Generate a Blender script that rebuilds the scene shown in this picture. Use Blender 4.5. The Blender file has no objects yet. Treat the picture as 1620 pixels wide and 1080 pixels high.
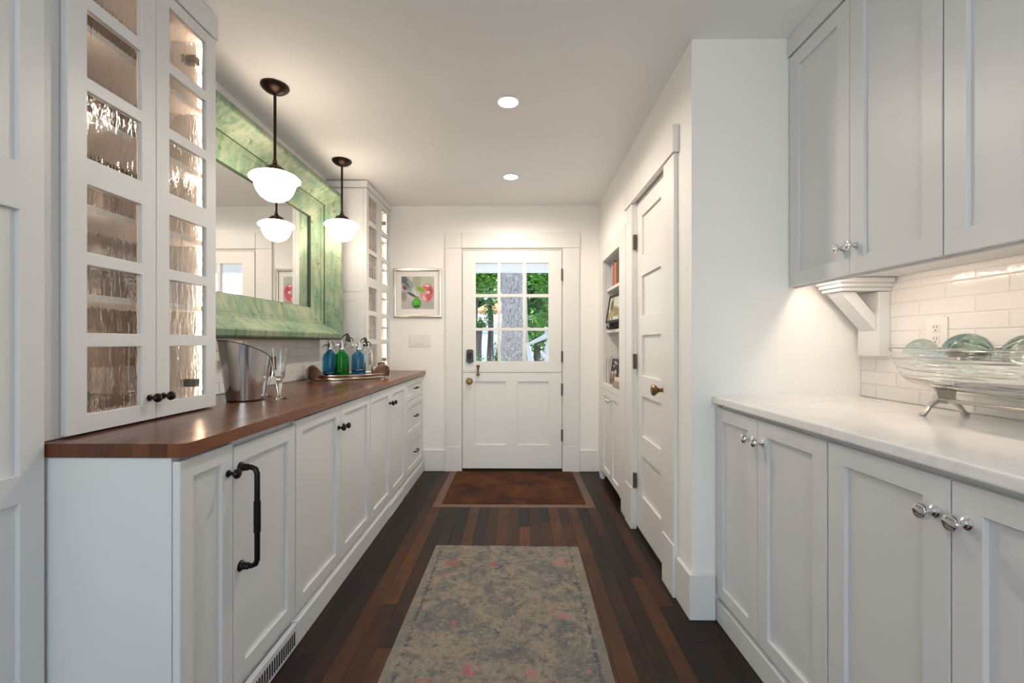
import bpy, bmesh, math, random
from mathutils import Vector, Matrix
random.seed(7)
SC = bpy.context.scene
COL = SC.collection

# ------------------------------------------------------------------ camera, world, lights, exposure
F_PX = 700.0
cam = bpy.data.objects.new('camera', bpy.data.cameras.new('camera'))
COL.objects.link(cam)
cam.data.sensor_width = 36.0
cam.data.lens = F_PX / 1620 * 36.0
cam.data.shift_y = 1.5 / 1620
cam.data.clip_start = 0.05
cam.data.clip_end = 200
cam.location = (0, 0, 1.19)
cam.rotation_euler = (math.radians(90), 0, math.atan(8 / 700))
SC.camera = cam

vs = SC.view_settings
vs.view_transform = 'Standard'
vs.look = 'None'
vs.exposure = 0.30
vs.gamma = 1.0
vs.use_curve_mapping = False
SC.cycles.diffuse_bounces = 8
SC.cycles.max_bounces = 14

W = bpy.data.worlds.new('sky'); SC.world = W; W.use_nodes = True
wn = W.node_tree.nodes; wl = W.node_tree.links
sky = wn.new('ShaderNodeTexSky')
sky.sky_type = 'NISHITA'
sky.sun_elevation = math.radians(42); sky.sun_rotation = math.radians(70)
sky.sun_disc = False
sky.altitude = 100
wl.new(sky.outputs[0], wn['Background'].inputs[0])
wn['Background'].inputs[1].default_value = 0.60

def light(name, kind, loc, energy, color, rot=(0, 0, 0), **kw):
    d = bpy.data.lights.new(name, kind); d.energy = energy; d.color = color
    for k, v in kw.items(): setattr(d, k, v)
    o = bpy.data.objects.new(name, d); COL.objects.link(o)
    o.location = loc; o.rotation_euler = rot
    return o
R = math.radians
light('sun', 'SUN', (-3, -8, 15), 3.4, (1, .95, .86), (R(43), 0, R(-22)), angle=R(1.5))
# daylight through the wide glazed opening at the rear of the kitchen, behind the camera
light('rear_window_daylight', 'AREA', (0, -4.75, 1.45), 50, (.79, .88, .98), (R(90), 0, 0), shape='RECTANGLE', size=4.6, size_y=2.0)
# added fill lamps behind the camera, brightening ceiling and upper walls
for x in (-.6, .6):
    light('added_fill_lamp', 'POINT', (x, -.45, 2.12), 8.5, (.86, .94, 1), shadow_soft_size=.28)
REC = ((-.048, 2.382), (-.049, 3.41))
def ceil_z(y): return 2.457 + (4.1 - y) * .0172
for x, y in REC:
    light('recessed_light_beam', 'SPOT', (x, y, ceil_z(y) - .03), 31, (1, .87, .74), (0, 0, 0), spot_size=R(172), spot_blend=.55, shadow_soft_size=.05)
# strip lights beneath the wall cabinets
for y in (1.56, .88):
    light('under_cabinet_beam', 'AREA', (1.207, y, 1.4435), .95, (1, .77, .585), (0, R(-14), 0), shape='RECTANGLE', size=.012, size_y=.56)

# ------------------------------------------------------------------ materials
def srgb(r, g, b):
    f = lambda c: (c / 255 / 12.92) if c / 255 <= .04045 else ((c / 255 + .055) / 1.055) ** 2.4
    return (f(r), f(g), f(b), 1)
MATS = {}
def mat(name, color, rough=.5, metal=0, bump=0, bump_scale=40, **kw):
    m = bpy.data.materials.new(name); m.use_nodes = True
    n = m.node_tree.nodes; b = n['Principled BSDF']
    b.inputs['Base Color'].default_value = tuple(color)[:3] + (1,)
    b.inputs['Roughness'].default_value = rough
    b.inputs['Metallic'].default_value = metal
    for k, v in kw.items(): b.inputs[k.replace('_', ' ')].default_value = v
    if bump:
        t = n.new('ShaderNodeTexNoise'); t.inputs['Scale'].default_value = bump_scale; t.inputs['Detail'].default_value = 4
        c = n.new('ShaderNodeTexCoord')
        u = n.new('ShaderNodeBump'); u.inputs['Strength'].default_value = bump; u.inputs['Distance'].default_value = .01
        m.node_tree.links.new(c.outputs['Object'], t.inputs['Vector'])
        m.node_tree.links.new(t.outputs['Fac'], u.inputs['Height'])
        m.node_tree.links.new(u.outputs['Normal'], b.inputs['Normal'])
    MATS[name] = m
    return m
class NT:
    """small helper to wire nodes"""
    def __init__(s, m): s.t = m.node_tree; s.n = s.t.nodes; s.b = s.n['Principled BSDF']
    def add(s, typ, **inp):
        x = s.n.new(typ)
        for k, v in inp.items():
            if k.startswith('_'): setattr(x, k[1:], v)
            else: x.inputs[k.replace('0', ' ') if k not in x.inputs else k].default_value = v
        return x
    def link(s, a, b): s.t.links.new(a, b)
    def noise(s, vec, scale, detail=4, rough=.55, dist=0):
        t = s.n.new('ShaderNodeTexNoise')
        t.inputs['Scale'].default_value = scale; t.inputs['Detail'].default_value = detail
        t.inputs['Roughness'].default_value = rough; t.inputs['Distortion'].default_value = dist
        s.link(vec, t.inputs['Vector']); return t.outputs['Fac']
    def mapping(s, vec, loc=(0, 0, 0), rot=(0, 0, 0), sc=(1, 1, 1), typ='POINT'):
        t = s.n.new('ShaderNodeMapping'); t.vector_type = typ
        t.inputs['Location'].default_value = loc; t.inputs['Rotation'].default_value = rot; t.inputs['Scale'].default_value = sc
        s.link(vec, t.inputs['Vector']); return t.outputs[0]
    def ramp(s, fac, stops, interp='LINEAR'):
        t = s.n.new('ShaderNodeValToRGB'); t.color_ramp.interpolation = interp
        e = t.color_ramp.elements
        while len(e) < len(stops): e.new(.5)
        for el, (p, c) in zip(e, stops): el.position = p; el.color = tuple(c)[:3] + (1,)
        s.link(fac, t.inputs[0]); return t.outputs[0]
    def mix(s, fac, a, b, mode='MIX'):
        t = s.n.new('ShaderNodeMix'); t.data_type = 'RGBA'; t.blend_type = mode
        for sock, v in ((t.inputs[0], fac), (t.inputs[6], a), (t.inputs[7], b)):
            if isinstance(v, (int, float)): sock.default_value = v
            elif isinstance(v, (tuple, list)): sock.default_value = tuple(v)[:3] + (1,)
            else: s.link(v, sock)
        return t.outputs[2]
    def math(s, op, a, b=0.0, c=None):
        t = s.n.new('ShaderNodeMath'); t.operation = op
        for i, v in enumerate((a, b, c)):
            if v is None: continue
            if isinstance(v, (int, float)): t.inputs[i].default_value = v
            else: s.link(v, t.inputs[i])
        return t.outputs[0]
    def smooth(s, v, lo, hi, a=0.0, b=1.0):
        t = s.n.new('ShaderNodeMapRange'); t.interpolation_type = 'SMOOTHSTEP'
        for i, q in ((1, lo), (2, hi), (3, a), (4, b)): t.inputs[i].default_value = q
        s.link(v, t.inputs[0]); return t.outputs[0]
    def coord(s, kind='Object'): return s.n.new('ShaderNodeTexCoord').outputs[kind]
    def random(s): return s.n.new('ShaderNodeObjectInfo').outputs['Random']
    def bump(s, h, strength, dist=.01):
        t = s.n.new('ShaderNodeBump'); t.inputs['Strength'].default_value = strength; t.inputs['Distance'].default_value = dist
        s.link(h, t.inputs['Height']); s.link(t.outputs[0], s.b.inputs['Normal'])

mat('cabinet_paint', (.71, .717, .722), .38, bump=.02, bump_scale=60)
mat('trim_paint', (.78, .765, .735), .40, bump=.02, bump_scale=50)
mat('wall_paint', (.88, .865, .835), .75, bump=.05, bump_scale=120)
mat('ceiling_paint', (.88, .88, .875), .85, bump=.04, bump_scale=140)
mat('black_iron', (.018, .015, .013), .32, .7)
mat('bronze_dark', (.035, .018, .012), .35, .75)
mat('brass_aged', (.24, .15, .07), .33, .9, bump=.05, bump_scale=80)
mat('hinge_metal', (.12, .10, .075), .4, .85)
mat('chrome', (.78, .78, .80), .10, 1.0)
mat('bucket_steel', (.62, .60, .58), .13, 1.0, bump=.02, bump_scale=6)
mat('silver_plate', (.70, .66, .60), .16, 1.0, bump=.05, bump_scale=30)
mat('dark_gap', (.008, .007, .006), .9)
mat('black_plastic', (.012, .012, .013), .28)
mat('switch_plastic', (.80, .785, .76), .35)
mat('tile_white', (.80, .785, .76), .09, bump=.35, bump_scale=9)
mat('grout', (.72, .70, .67), .9)
mat('outlet_plastic', (.80, .785, .76), .3)
mat('copper_plate', (.07, .030, .018), .35, .4)
mat('leather', (.34, .15, .055), .5, bump=.2, bump_scale=50)
mat('horn', (.15, .085, .045), .3, bump=.1, bump_scale=30)
mat('porch_white', (.90, .90, .88), .7)
mat('house_white', (.80, .82, .83), .7)
mat('roof_grey', (.48, .50, .50), .8)
mat('umbrella_canvas', (.75, .42, .16), .8)
mat('driftwood', (.55, .53, .51), .85, bump=.5, bump_scale=14)
mat('bark_dark', (.06, .05, .04), .9, bump=.6, bump_scale=14)
mat('bounce_ground', (.50, .47, .42), .95, bump=.5, bump_scale=8)
mat('paper_mat', (.80, .77, .74), .8)
mat('frame_silver', (.66, .61, .55), .22, 1.0)
mat('shelf_pin', (.25, .22, .19), .5)
mat('vent_slot', (.02, .02, .024), .8)
mat('page_block', (.72, .66, .55), .8)
mat('wire_chrome', (.7, .7, .7), .2, 1.0)
mat('car_black', (.010, .010, .012), .2)

def glassy(name, color, rough=.0, ior=1.45, wavy=0, wscale=(1, 1, 1)):
    m = mat(name, color, rough, 0); t = NT(m)
    t.b.inputs['Transmission Weight'].default_value = 1; t.b.inputs['IOR'].default_value = ior
    if wavy:
        v = t.mapping(t.coord(), sc=wscale)
        h = t.noise(v, 1, 3, .5, .6)
        h2 = t.noise(v, 3.4, 2, .5)
        t.bump(t.math('ADD', h, t.math('MULTIPLY', h2, .35)), wavy, .01)
    return m
glassy('wavy_glass', (.98, .98, .97), 0, 1.45, .42, (22, 24, 4.5))
glassy('clear_glass', (.97, .98, .98), 0, 1.47)
glassy('siphon_clear_glass', (.86, .88, .86), .03, 1.30)
glassy('siphon_green_glass', (.10, .72, .22), .02, 1.30)
glassy('siphon_blue_glass', (.30, .60, .86), .02, 1.30)
glassy('siphon_teal_glass', (.18, .52, .74), .02, 1.30)
glassy('float_glass', (.90, .97, .94), .0, 1.12)
def bowl_glass():
    m = glassy('bowl_glass', (.95, .95, .945), .05, 1.35); t = NT(m); co = t.coord()
    ridge = t.noise(t.mapping(co, sc=(1.2, 1.2, 46)), 1.0, 2, .5, .3)
    fleck = t.noise(t.mapping(co, sc=(4, 4, 60)), 1.0, 3, .6, .4)
    t.b.inputs['Metallic'].default_value = 0
    t.link(t.smooth(fleck, .44, .60, .15, .80), t.b.inputs['Metallic'])
    t.link(t.ramp(fleck, ((.35, (.96, .96, .955)), (.62, (.80, .80, .80)))), t.b.inputs['Base Color'])
    t.bump(ridge, .9, .012)
bowl_glass()

def emit(name, color, strength):
    m = bpy.data.materials.new(name); m.use_nodes = True
    b = m.node_tree.nodes['Principled BSDF']
    b.inputs['Base Color'].default_value = (.9, .9, .9, 1)
    b.inputs['Emission Color'].default_value = tuple(color) + (1,)
    b.inputs['Emission Strength'].default_value = strength
    MATS[name] = m
emit('opal_glow', (1, .82, .65), 12.5)
emit('can_glow', (1, .90, .78), 6.0)
emit('led_glow', (1, .67, .45), 24.0)
emit('strip_glow', (1, .84, .68), 5.0)

def thin_pane():
    m = bpy.data.materials.new('window_pane_glass'); m.use_nodes = True
    n = m.node_tree.nodes; l = m.node_tree.links
    n.remove(n['Principled BSDF'])
    tr = n.new('ShaderNodeBsdfTransparent'); gl = n.new('ShaderNodeBsdfGlossy'); gl.inputs['Roughness'].default_value = .01
    fr = n.new('ShaderNodeFresnel'); fr.inputs[0].default_value = 1.12
    mx = n.new('ShaderNodeMixShader')
    l.new(fr.outputs[0], mx.inputs[0]); l.new(tr.outputs[0], mx.inputs[1]); l.new(gl.outputs[0], mx.inputs[2])
    l.new(mx.outputs[0], n['Material Output'].inputs[0])
    MATS['window_pane_glass'] = m
thin_pane()
def mirror_mat():
    m = mat('mirror_glass', (.86, .86, .84), .0, 1.0)
mirror_mat()

def wood(name, stops, axis_scale, rough, coat=0, ring=9.0):
    m = mat(name, (.1, .05, .02), rough); t = NT(m)
    rnd = t.random(); co = t.coord()
    off = t.n.new('ShaderNodeCombineXYZ')
    t.link(t.math('MULTIPLY', rnd, 37.0), off.inputs[0]); t.link(t.math('MULTIPLY', rnd, 91.0), off.inputs[1]); t.link(t.math('MULTIPLY', rnd, 13.0), off.inputs[2])
    ad = t.n.new('ShaderNodeVectorMath'); t.link(co, ad.inputs[0]); t.link(off.outputs[0], ad.inputs[1])
    v = t.mapping(ad.outputs[0], sc=axis_scale)
    grain = t.noise(v, ring, 6, .65, .8)
    fine = t.noise(v, ring * 5, 3, .6)
    blotch = t.noise(ad.outputs[0], 2.6, 3, .6)
    tone = t.math('ADD', t.math('MULTIPLY', rnd, .52), t.math('MULTIPLY', grain, .42))
    tone = t.math('ADD', tone, t.math('MULTIPLY', t.math('SUBTRACT', blotch, .5), .45))
    tone = t.math('ADD', tone, t.math('MULTIPLY', t.math('SUBTRACT', fine, .5), .18))
    t.link(t.ramp(tone, stops), t.b.inputs['Base Color'])
    t.link(t.math('ADD', t.math('MULTIPLY', fine, .22), rough - .11), t.b.inputs['Roughness'])
    t.bump(fine, .06, .003)
    if coat: t.b.inputs['Coat Weight'].default_value = coat; t.b.inputs['Coat Roughness'].default_value = .12
    return m
wood('floor_wood', ((.20, (.007, .0035, .002)), (.42, (.021, .0080, .0034)), (.62, (.062, .0205, .0058)), (.90, (.17, .058, .0140))), (7, .35, 3), .47)
MATS['floor_wood'].node_tree.nodes['Principled BSDF'].inputs['Specular IOR Level'].default_value = .32
wood('mat_border_wood', ((.2, (.07, .035, .02)), (.6, (.13, .065, .036)), (.9, (.18, .09, .05))), (5, 5, 3), .42)
wood('walnut', ((.14, (.040, .011, .0045)), (.45, (.115, .034, .012)), (.72, (.20, .066, .023)), (.95, (.30, .115, .045))), (9, .25, 9), .24)
wood('walnut_back', ((.2, (.02, .010, .006)), (.55, (.070, .033, .017)), (.9, (.16, .088, .048))), (6, 6, .7), .30)

def patina():
    m = mat('verdigris', (.5, .6, .4), .62, .1); t = NT(m)
    co = t.coord()
    big = t.noise(co, 3.2, 5, .6, .5); mid = t.noise(co, 14, 5, .65, .3)
    streak = t.noise(t.mapping(co, sc=(26, 34, 5)), 1.0, 4, .6)
    tone = t.math('ADD', t.math('MULTIPLY', big, .55), t.math('MULTIPLY', streak, .45))
    c = t.ramp(tone, ((.32, (.065, .14, .09)), (.43, (.15, .245, .155)), (.53, (.26, .325, .215)), (.64, (.37, .395, .28)), (.82, (.34, .36, .28))))
    teal = t.smooth(t.noise(co, 4.7, 5, .65, .3), .50, .66)
    c = t.mix(t.math('MULTIPLY', teal, .65), c, (.10, .24, .165))
    och = t.smooth(t.noise(t.mapping(co, loc=(3, 7, 1)), 5.3, 4, .6), .60, .78)
    c = t.mix(t.math('MULTIPLY', och, .6), c, (.27, .235, .09))
    dark = t.smooth(t.noise(t.mapping(co, loc=(9, 2, 4)), 24, 4, .7, .4), .60, .67)
    c = t.mix(t.math('MULTIPLY', dark, .7), c, (.035, .055, .03))
    t.link(c, t.b.inputs['Base Color']); t.bump(t.math('ADD', mid, streak), .25, .006)
patina()
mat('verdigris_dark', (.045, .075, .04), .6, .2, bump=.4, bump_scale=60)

def bark():
    m = mat('bark_pale', (.5, .48, .46), .9); t = NT(m); co = t.coord()
    n1 = t.noise(t.mapping(co, sc=(14, 14, 5.5)), 2.4, 6, .7, .6); n2 = t.noise(co, 30, 4, .7)
    v = t.math('ADD', t.math('MULTIPLY', n1, .7), t.math('MULTIPLY', n2, .3))
    t.link(t.ramp(v, ((.38, (.07, .06, .055)), (.47, (.17, .155, .15)), (.56, (.29, .275, .27)), (.75, (.36, .345, .34)))), t.b.inputs['Base Color'])
    t.bump(v, .8, .03)
bark()
def leafmat(name, stops):
    m = mat(name, (.1, .3, .05), .6); t = NT(m); co = t.coord()
    t.link(t.ramp(t.math('ADD', t.math('MULTIPLY', t.noise(co, 2.2, 3, .6), .6), t.math('MULTIPLY', t.noise(co, 17, 2, .6), .45)), stops), t.b.inputs['Base Color'])
    t.b.inputs['Subsurface Weight'].default_value = 0
leafmat('leaf_bright', ((.32, (.04, .16, .015)), (.55, (.15, .38, .04)), (.72, (.30, .52, .07)), (.9, (.48, .62, .16))))
leafmat('leaf_deep', ((.32, (.02, .08, .015)), (.55, (.06, .20, .03)), (.72, (.13, .30, .05)), (.9, (.24, .40, .10))))
leafmat('leaf_silver', ((.32, (.05, .15, .07)), (.55, (.17, .34, .19)), (.72, (.36, .52, .36)), (.9, (.55, .65, .52))))

def marble():
    m = mat('marble', (.85, .85, .84), .14); t = NT(m); co = t.coord()
    n1 = t.noise(co, 3.5, 7, .65, 1.6); n2 = t.noise(co, 1.5, 4, .6, 1.0)
    vein = t.smooth(t.math('ABSOLUTE', t.math('SUBTRACT', n1, .5)), 0, .05, 1, 0)
    c = t.mix(t.math('MULTIPLY', vein, .22), (.90, .89, .875), (.66, .66, .66))
    c = t.mix(t.math('MULTIPLY', t.smooth(n2, .5, .75), .14), c, (.76, .76, .76))
    t.link(c, t.b.inputs['Base Color'])
marble()

def rug_mat():
    m = mat('rug_wool', (.4, .37, .3), .95); t = NT(m); co = t.coord()
    x = t.n.new('ShaderNodeSeparateXYZ'); t.link(co, x.inputs[0])
    weave = t.noise(t.mapping(co, sc=(1, 1, 1)), 190, 2, .7)
    big = t.noise(co, 6.5, 6, .72, .9); med = t.noise(t.mapping(co, loc=(4, 1, 0)), 15, 4, .65, .8); fin = t.noise(t.mapping(co, loc=(8, 3, 0)), 42, 4, .75)
    c = t.mix(t.smooth(t.math('ADD', t.math('MULTIPLY', big, .6), t.math('MULTIPLY', med, .4)), .42, .60), (.34, .29, .215), (.155, .16, .155))
    c = t.mix(t.math('MULTIPLY', t.smooth(fin, .5, .62), .6), c, (.10, .10, .10))
    c = t.mix(t.math('MULTIPLY', t.smooth(t.noise(t.mapping(co, loc=(2, 9, 0)), 48, 3, .7), .54, .68), .55), c, (.42, .38, .30))
    blue = t.smooth(t.noise(t.mapping(co, loc=(11, 5, 0)), 9.5, 3, .6, .9), .62, .69)
    c = t.mix(t.math('MULTIPLY', blue, t.math('MULTIPLY', t.smooth(fin, .38, .56), .8)), c, (.055, .075, .115))
    gold = t.smooth(t.noise(t.mapping(co, loc=(17, 3, 0)), 11, 3, .6, .7), .63, .70)
    c = t.mix(t.math('MULTIPLY', gold, .55), c, (.42, .30, .15))
    # woven flowers: pink and coral sprigs at their own places on the rug
    for (u, v, s, col) in ((-.27, 1.07, .045, (.42, .12, .11)), (-.06, 1.06, .032, (.45, .08, .07)), (.30, 1.09, .05, (.47, .20, .22)), (-.31, .95, .03, (.4, .13, .12)),
                           (-.10, .30, .045, (.50, .13, .17)), (-.27, .21, .05, (.42, .08, .06)), (.06, .14, .05, (.50, .15, .18)), (.27, .62, .03, (.47, .2, .2)),
                           (.11, .29, .028, (.5, .16, .2)), (-.36, .12, .045, (.44, .2, .2)), (.17, .73, .026, (.47, .18, .18)), (-.20, .55, .028, (.42, .16, .15)),
                           (.33, .30, .02, (.45, .18, .2)), (.18, .22, .03, (.42, .14, .2)), (-.24, 1.20, .022, (.42, .15, .14)), (.20, 1.17, .028, (.44, .16, .16))):
        d = t.n.new('ShaderNodeVectorMath'); d.operation = 'DISTANCE'
        wob = t.n.new('ShaderNodeVectorMath'); t.link(co, wob.inputs[0]); wob.inputs[1].default_value = (0, 0, 0)
        t.link(wob.outputs[0], d.inputs[0]); d.inputs[1].default_value = (u, v - .52, 0)
        dd = t.math('ADD', d.outputs['Value'], t.math('MULTIPLY', t.math('SUBTRACT', med, .5), .09))
        k = t.math('MULTIPLY', t.smooth(dd, s * .55, s * .95, 1, 0), t.smooth(fin, .40, .52))
        c = t.mix(t.math('MULTIPLY', k, .85), c, col)
    # plain selvedge with a broken dark line beside it
    ax = t.math('ABSOLUTE', x.outputs[0])
    c = t.mix(t.math('MULTIPLY', t.smooth(ax, .372, .388), .55), c, (.27, .245, .19))
    line = t.math('MULTIPLY', t.smooth(t.math('ABSOLUTE', t.math('SUBTRACT', ax, .366)), .004, .010, 1, 0), t.smooth(fin, .42, .55))
    c = t.mix(t.math('MULTIPLY', line, .8), c, (.075, .075, .10))
    c = t.mix(t.math('MULTIPLY', t.smooth(weave, .45, .7), .35), c, (.12, .12, .10))
    c = t.mix(1.0, c, (.84, .83, .85), 'MULTIPLY')
    t.link(c, t.b.inputs['Base Color']); t.bump(t.math('ADD', weave, t.math('MULTIPLY', fin, .6)), .5, .004)
rug_mat()
def coir():
    m = mat('coir', (.14, .05, .015), 1.0); t = NT(m); co = t.coord()
    n1 = t.noise(co, 4.2, 4, .6, .3); n2 = t.noise(t.mapping(co, sc=(.5, 1, 1)), 260, 2, .7)
    v = t.math('ADD', t.math('MULTIPLY', n1, .7), t.math('MULTIPLY', n2, .35))
    t.link(t.ramp(v, ((.38, (.018, .004, .002)), (.5, (.070, .018, .004)), (.66, (.14, .044, .008)))), t.b.inputs['Base Color'])
    t.bump(n2, .9, .006)
coir()

def print_mat(name, base, shapes, noise=0, warp=.02):
    """flat printed picture: soft ellipses layered in the sheet's own object coordinates (u, v) in metres; axes 'xz'"""
    m = mat(name, base, .5); t = NT(m); co = t.coord()
    c = None
    nz = t.noise(co, 16, 4, .6, .5)
    tx = t.n.new('ShaderNodeTexNoise'); tx.inputs['Scale'].default_value = 26; tx.inputs['Detail'].default_value = 3; t.link(co, tx.inputs['Vector'])
    ma = t.n.new('ShaderNodeVectorMath'); ma.operation = 'MULTIPLY_ADD'; t.link(tx.outputs['Color'], ma.inputs[0]); ma.inputs[1].default_value = (warp,) * 3
    su = t.n.new('ShaderNodeVectorMath'); su.operation = 'SUBTRACT'; t.link(co, su.inputs[0]); su.inputs[1].default_value = (warp / 2,) * 3
    t.link(su.outputs[0], ma.inputs[2]); co = ma.outputs[0]
    c = t.mix(t.smooth(nz, .35, .7), tuple(base), tuple(min(1, q * (1 + noise)) for q in base))
    for (axes, u, v, ru, rv, rot, col, soft) in shapes:
        loc = (u, 0, v) if axes == 'xz' else (0, u, v)
        r = (0, rot, 0) if axes == 'xz' else (rot, 0, 0)
        sc = (ru, 1e3, rv) if axes == 'xz' else (1e3, ru, rv)
        w = t.mapping(co, loc, r, sc, 'TEXTURE')
        ln = t.n.new('ShaderNodeVectorMath'); ln.operation = 'LENGTH'; t.link(w, ln.inputs[0])
        c = t.mix(t.smooth(ln.outputs['Value'], 1 - soft, 1 + soft, 1, 0), c, col)
    t.link(c, t.b.inputs['Base Color'])
    return m

# ------------------------------------------------------------------ mesh helpers
V = Vector
X_, Y_, Z_ = V((1, 0, 0)), V((0, 1, 0)), V((0, 0, 1))
def FL(x): return (V((x, 0, 0)), Y_, Z_, X_)          # face looking +X (left run): a = Y, b = Z
def FR(x): return (V((x, 0, 0)), Y_, Z_, -X_)         # face looking -X (right side)
def FB(y): return (V((0, y, 0)), X_, Z_, -Y_)         # face looking -Y (back wall): a = X, b = Z

class B:
    def __init__(s): s.bm = bmesh.new()
    def pts(s, ps): return [s.bm.verts.new(p) for p in ps]
    def face(s, vs_):
        try: return s.bm.faces.new(vs_)
        except ValueError: return None
    def obox(s, F, a, b, c):
        O, u, v, n = F
        p = [O + u * i + v * j + n * k for k in c for j in b for i in a]
        q = s.pts(p)
        for f in ((0, 1, 3, 2), (4, 6, 7, 5), (0, 4, 5, 1), (2, 3, 7, 6), (0, 2, 6, 4), (1, 5, 7, 3)): s.face([q[i] for i in f])
        return s
    def box(s, x0, x1, y0, y1, z0, z1):
        return s.obox((V((0, 0, 0)), X_, Y_, Z_), (x0, x1), (y0, y1), (z0, z1))
    def lattice(s, F, us, vs_, holes, c0, c1):
        """slab on a grid with some cells left open: one connected solid"""
        O, u, v, n = F
        nu, nv = len(us) - 1, len(vs_) - 1
        H = set(holes); cache = {}
        def P(i, j, k):
            if (i, j, k) not in cache: cache[(i, j, k)] = s.bm.verts.new(O + u * us[i] + v * vs_[j] + n * (c0, c1)[k])
            return cache[(i, j, k)]
        full = lambda i, j: 0 <= i < nu and 0 <= j < nv and (i, j) not in H
        for i in range(nu):
            for j in range(nv):
                if not full(i, j): continue
                for k in (0, 1): s.face([P(i, j, k), P(i + 1, j, k), P(i + 1, j + 1, k), P(i, j + 1, k)])
                if not full(i - 1, j): s.face([P(i, j, 0), P(i, j + 1, 0), P(i, j + 1, 1), P(i, j, 1)])
                if not full(i + 1, j): s.face([P(i + 1, j, 0), P(i + 1, j + 1, 0), P(i + 1, j + 1, 1), P(i + 1, j, 1)])
                if not full(i, j - 1): s.face([P(i, j, 0), P(i + 1, j, 0), P(i + 1, j, 1), P(i, j, 1)])
                if not full(i, j + 1): s.face([P(i, j + 1, 0), P(i + 1, j + 1, 0), P(i + 1, j + 1, 1), P(i, j + 1, 1)])
        return s
    def lathe(s, prof, o=(0, 0, 0), ax='z', seg=24, flip=1):
        o = V(o); rings = []
        for r, h in prof:
            if r < 1e-5:
                rings.append([s.bm.verts.new(o + s._ax(0, 0, h * flip, ax))])
            else:
                rings.append([s.bm.verts.new(o + s._ax(r * math.cos(2 * math.pi * i / seg), r * math.sin(2 * math.pi * i / seg), h * flip, ax)) for i in range(seg)])
        for a, b in zip(rings, rings[1:]):
            for i in range(seg):
                q = [a[i % len(a)], a[(i + 1) % len(a)], b[(i + 1) % len(b)], b[i % len(b)]]
                w = []
                for k in q:
                    if k not in w: w.append(k)
                if len(w) > 2: s.face(w)
        for r in (rings[0], rings[-1]):
            if len(r) > 2 and not getattr(s, 'open', False): s.face(r)
        return s
    @staticmethod
    def _ax(a, b, h, ax):
        return V((a, b, h)) if ax == 'z' else (V((h, a, b)) if ax == 'x' else V((a, h, b)))
    def tube(s, path, r, seg=10):
        path = [V(p) for p in path]; rs = r if isinstance(r, (list, tuple)) else [r] * len(path)
        rings = []; up = None
        for i, p in enumerate(path):
            d = (path[min(i + 1, len(path) - 1)] - path[max(i - 1, 0)]).normalized()
            if up is None: up = d.orthogonal().normalized()
            up = (up - d * up.dot(d)).normalized(); w = d.cross(up)
            rings.append([s.bm.verts.new(p + (up * math.cos(2 * math.pi * k / seg) + w * math.sin(2 * math.pi * k / seg)) * rs[i]) for k in range(seg)])
        for a, b in zip(rings, rings[1:]):
            for k in range(seg): s.face([a[k], a[(k + 1) % seg], b[(k + 1) % seg], b[k]])
        s.face(rings[0]); s.face(rings[-1]); return s
    def ball(s, c, r, u=16, v=12, sc=(1, 1, 1)):
        m = Matrix.Translation(V(c)) @ Matrix.Diagonal(V((r * sc[0], r * sc[1], r * sc[2], 1)))
        bmesh.ops.create_uvsphere(s.bm, u_segments=u, v_segments=v, radius=1, matrix=m); return s
    def prism(s, F, poly, c0, c1):
        O, u, v, n = F
        lo = s.pts([O + u * a + v * b + n * c0 for a, b in poly]); hi = s.pts([O + u * a + v * b + n * c1 for a, b in poly])
        k = len(poly); s.face(lo); s.face(hi)
        for i in range(k): s.face([lo[i], lo[(i + 1) % k], hi[(i + 1) % k], hi[i]])
        return s
    def mesh(s, name, m, off=V((0, 0, 0)), bevel=0, smooth=False, xf=None, seg=1, recalc=True):
        if recalc: bmesh.ops.recalc_face_normals(s.bm, faces=s.bm.faces[:])
        if bevel:
            ed = [e for e in s.bm.edges if len(e.link_faces) == 2 and e.calc_face_angle(0) > .5]
            bmesh.ops.bevel(s.bm, geom=ed, offset=bevel, offset_type='OFFSET', segments=seg, profile=.6, affect='EDGES', clamp_overlap=True)
        if xf is not None: bmesh.ops.transform(s.bm, matrix=xf, verts=s.bm.verts[:])
        bmesh.ops.translate(s.bm, verts=s.bm.verts[:], vec=-off)
        me = bpy.data.meshes.new(name)
        if smooth:
            for f in s.bm.faces: f.smooth = True
            for e in s.bm.edges:
                if len(e.link_faces) == 2 and e.calc_face_angle(0) > .7: e.smooth = False
        s.bm.to_mesh(me); s.bm.free()
        me.materials.append(MATS[m] if isinstance(m, str) else m)
        return me
    def build(s, name, m, parent=None, **kw):
        off = wloc(parent) if parent else V(kw.pop('origin', (0, 0, 0)))
        kw.pop('origin', None)
        o = bpy.data.objects.new(name, s.mesh(name, m, off=off, **kw)); COL.objects.link(o)
        if parent: o.parent = parent
        else: o.location = off
        return o
WL = {}
def wloc(o):
    p = V((0, 0, 0))
    while o: p = p + V(o.location); o = o.parent
    return p
def inst(me, name, loc, parent=None, rz=0, rot=None):
    o = bpy.data.objects.new(name, me); COL.objects.link(o)
    o.location = V(loc) - (wloc(parent) if parent else V((0, 0, 0)))
    o.rotation_euler = rot if rot else (0, 0, rz)
    if parent: o.parent = parent
    return o
def tag(o, label, cat, group=None, kind=None):
    o['label'] = label; o['category'] = cat
    if group: o['group'] = group
    if kind: o['kind'] = kind
    return o
def thing(name, label, cat, loc, group=None, kind=None):
    o = bpy.data.objects.new(name, None); COL.objects.link(o); o.location = loc; o.empty_display_size = .05
    return tag(o, label, cat, group, kind)
def rotz(deg, at):
    return Matrix.Translation(V(at)) @ Matrix.Rotation(R(deg), 4, 'Z') @ Matrix.Translation(-V(at))

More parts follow.
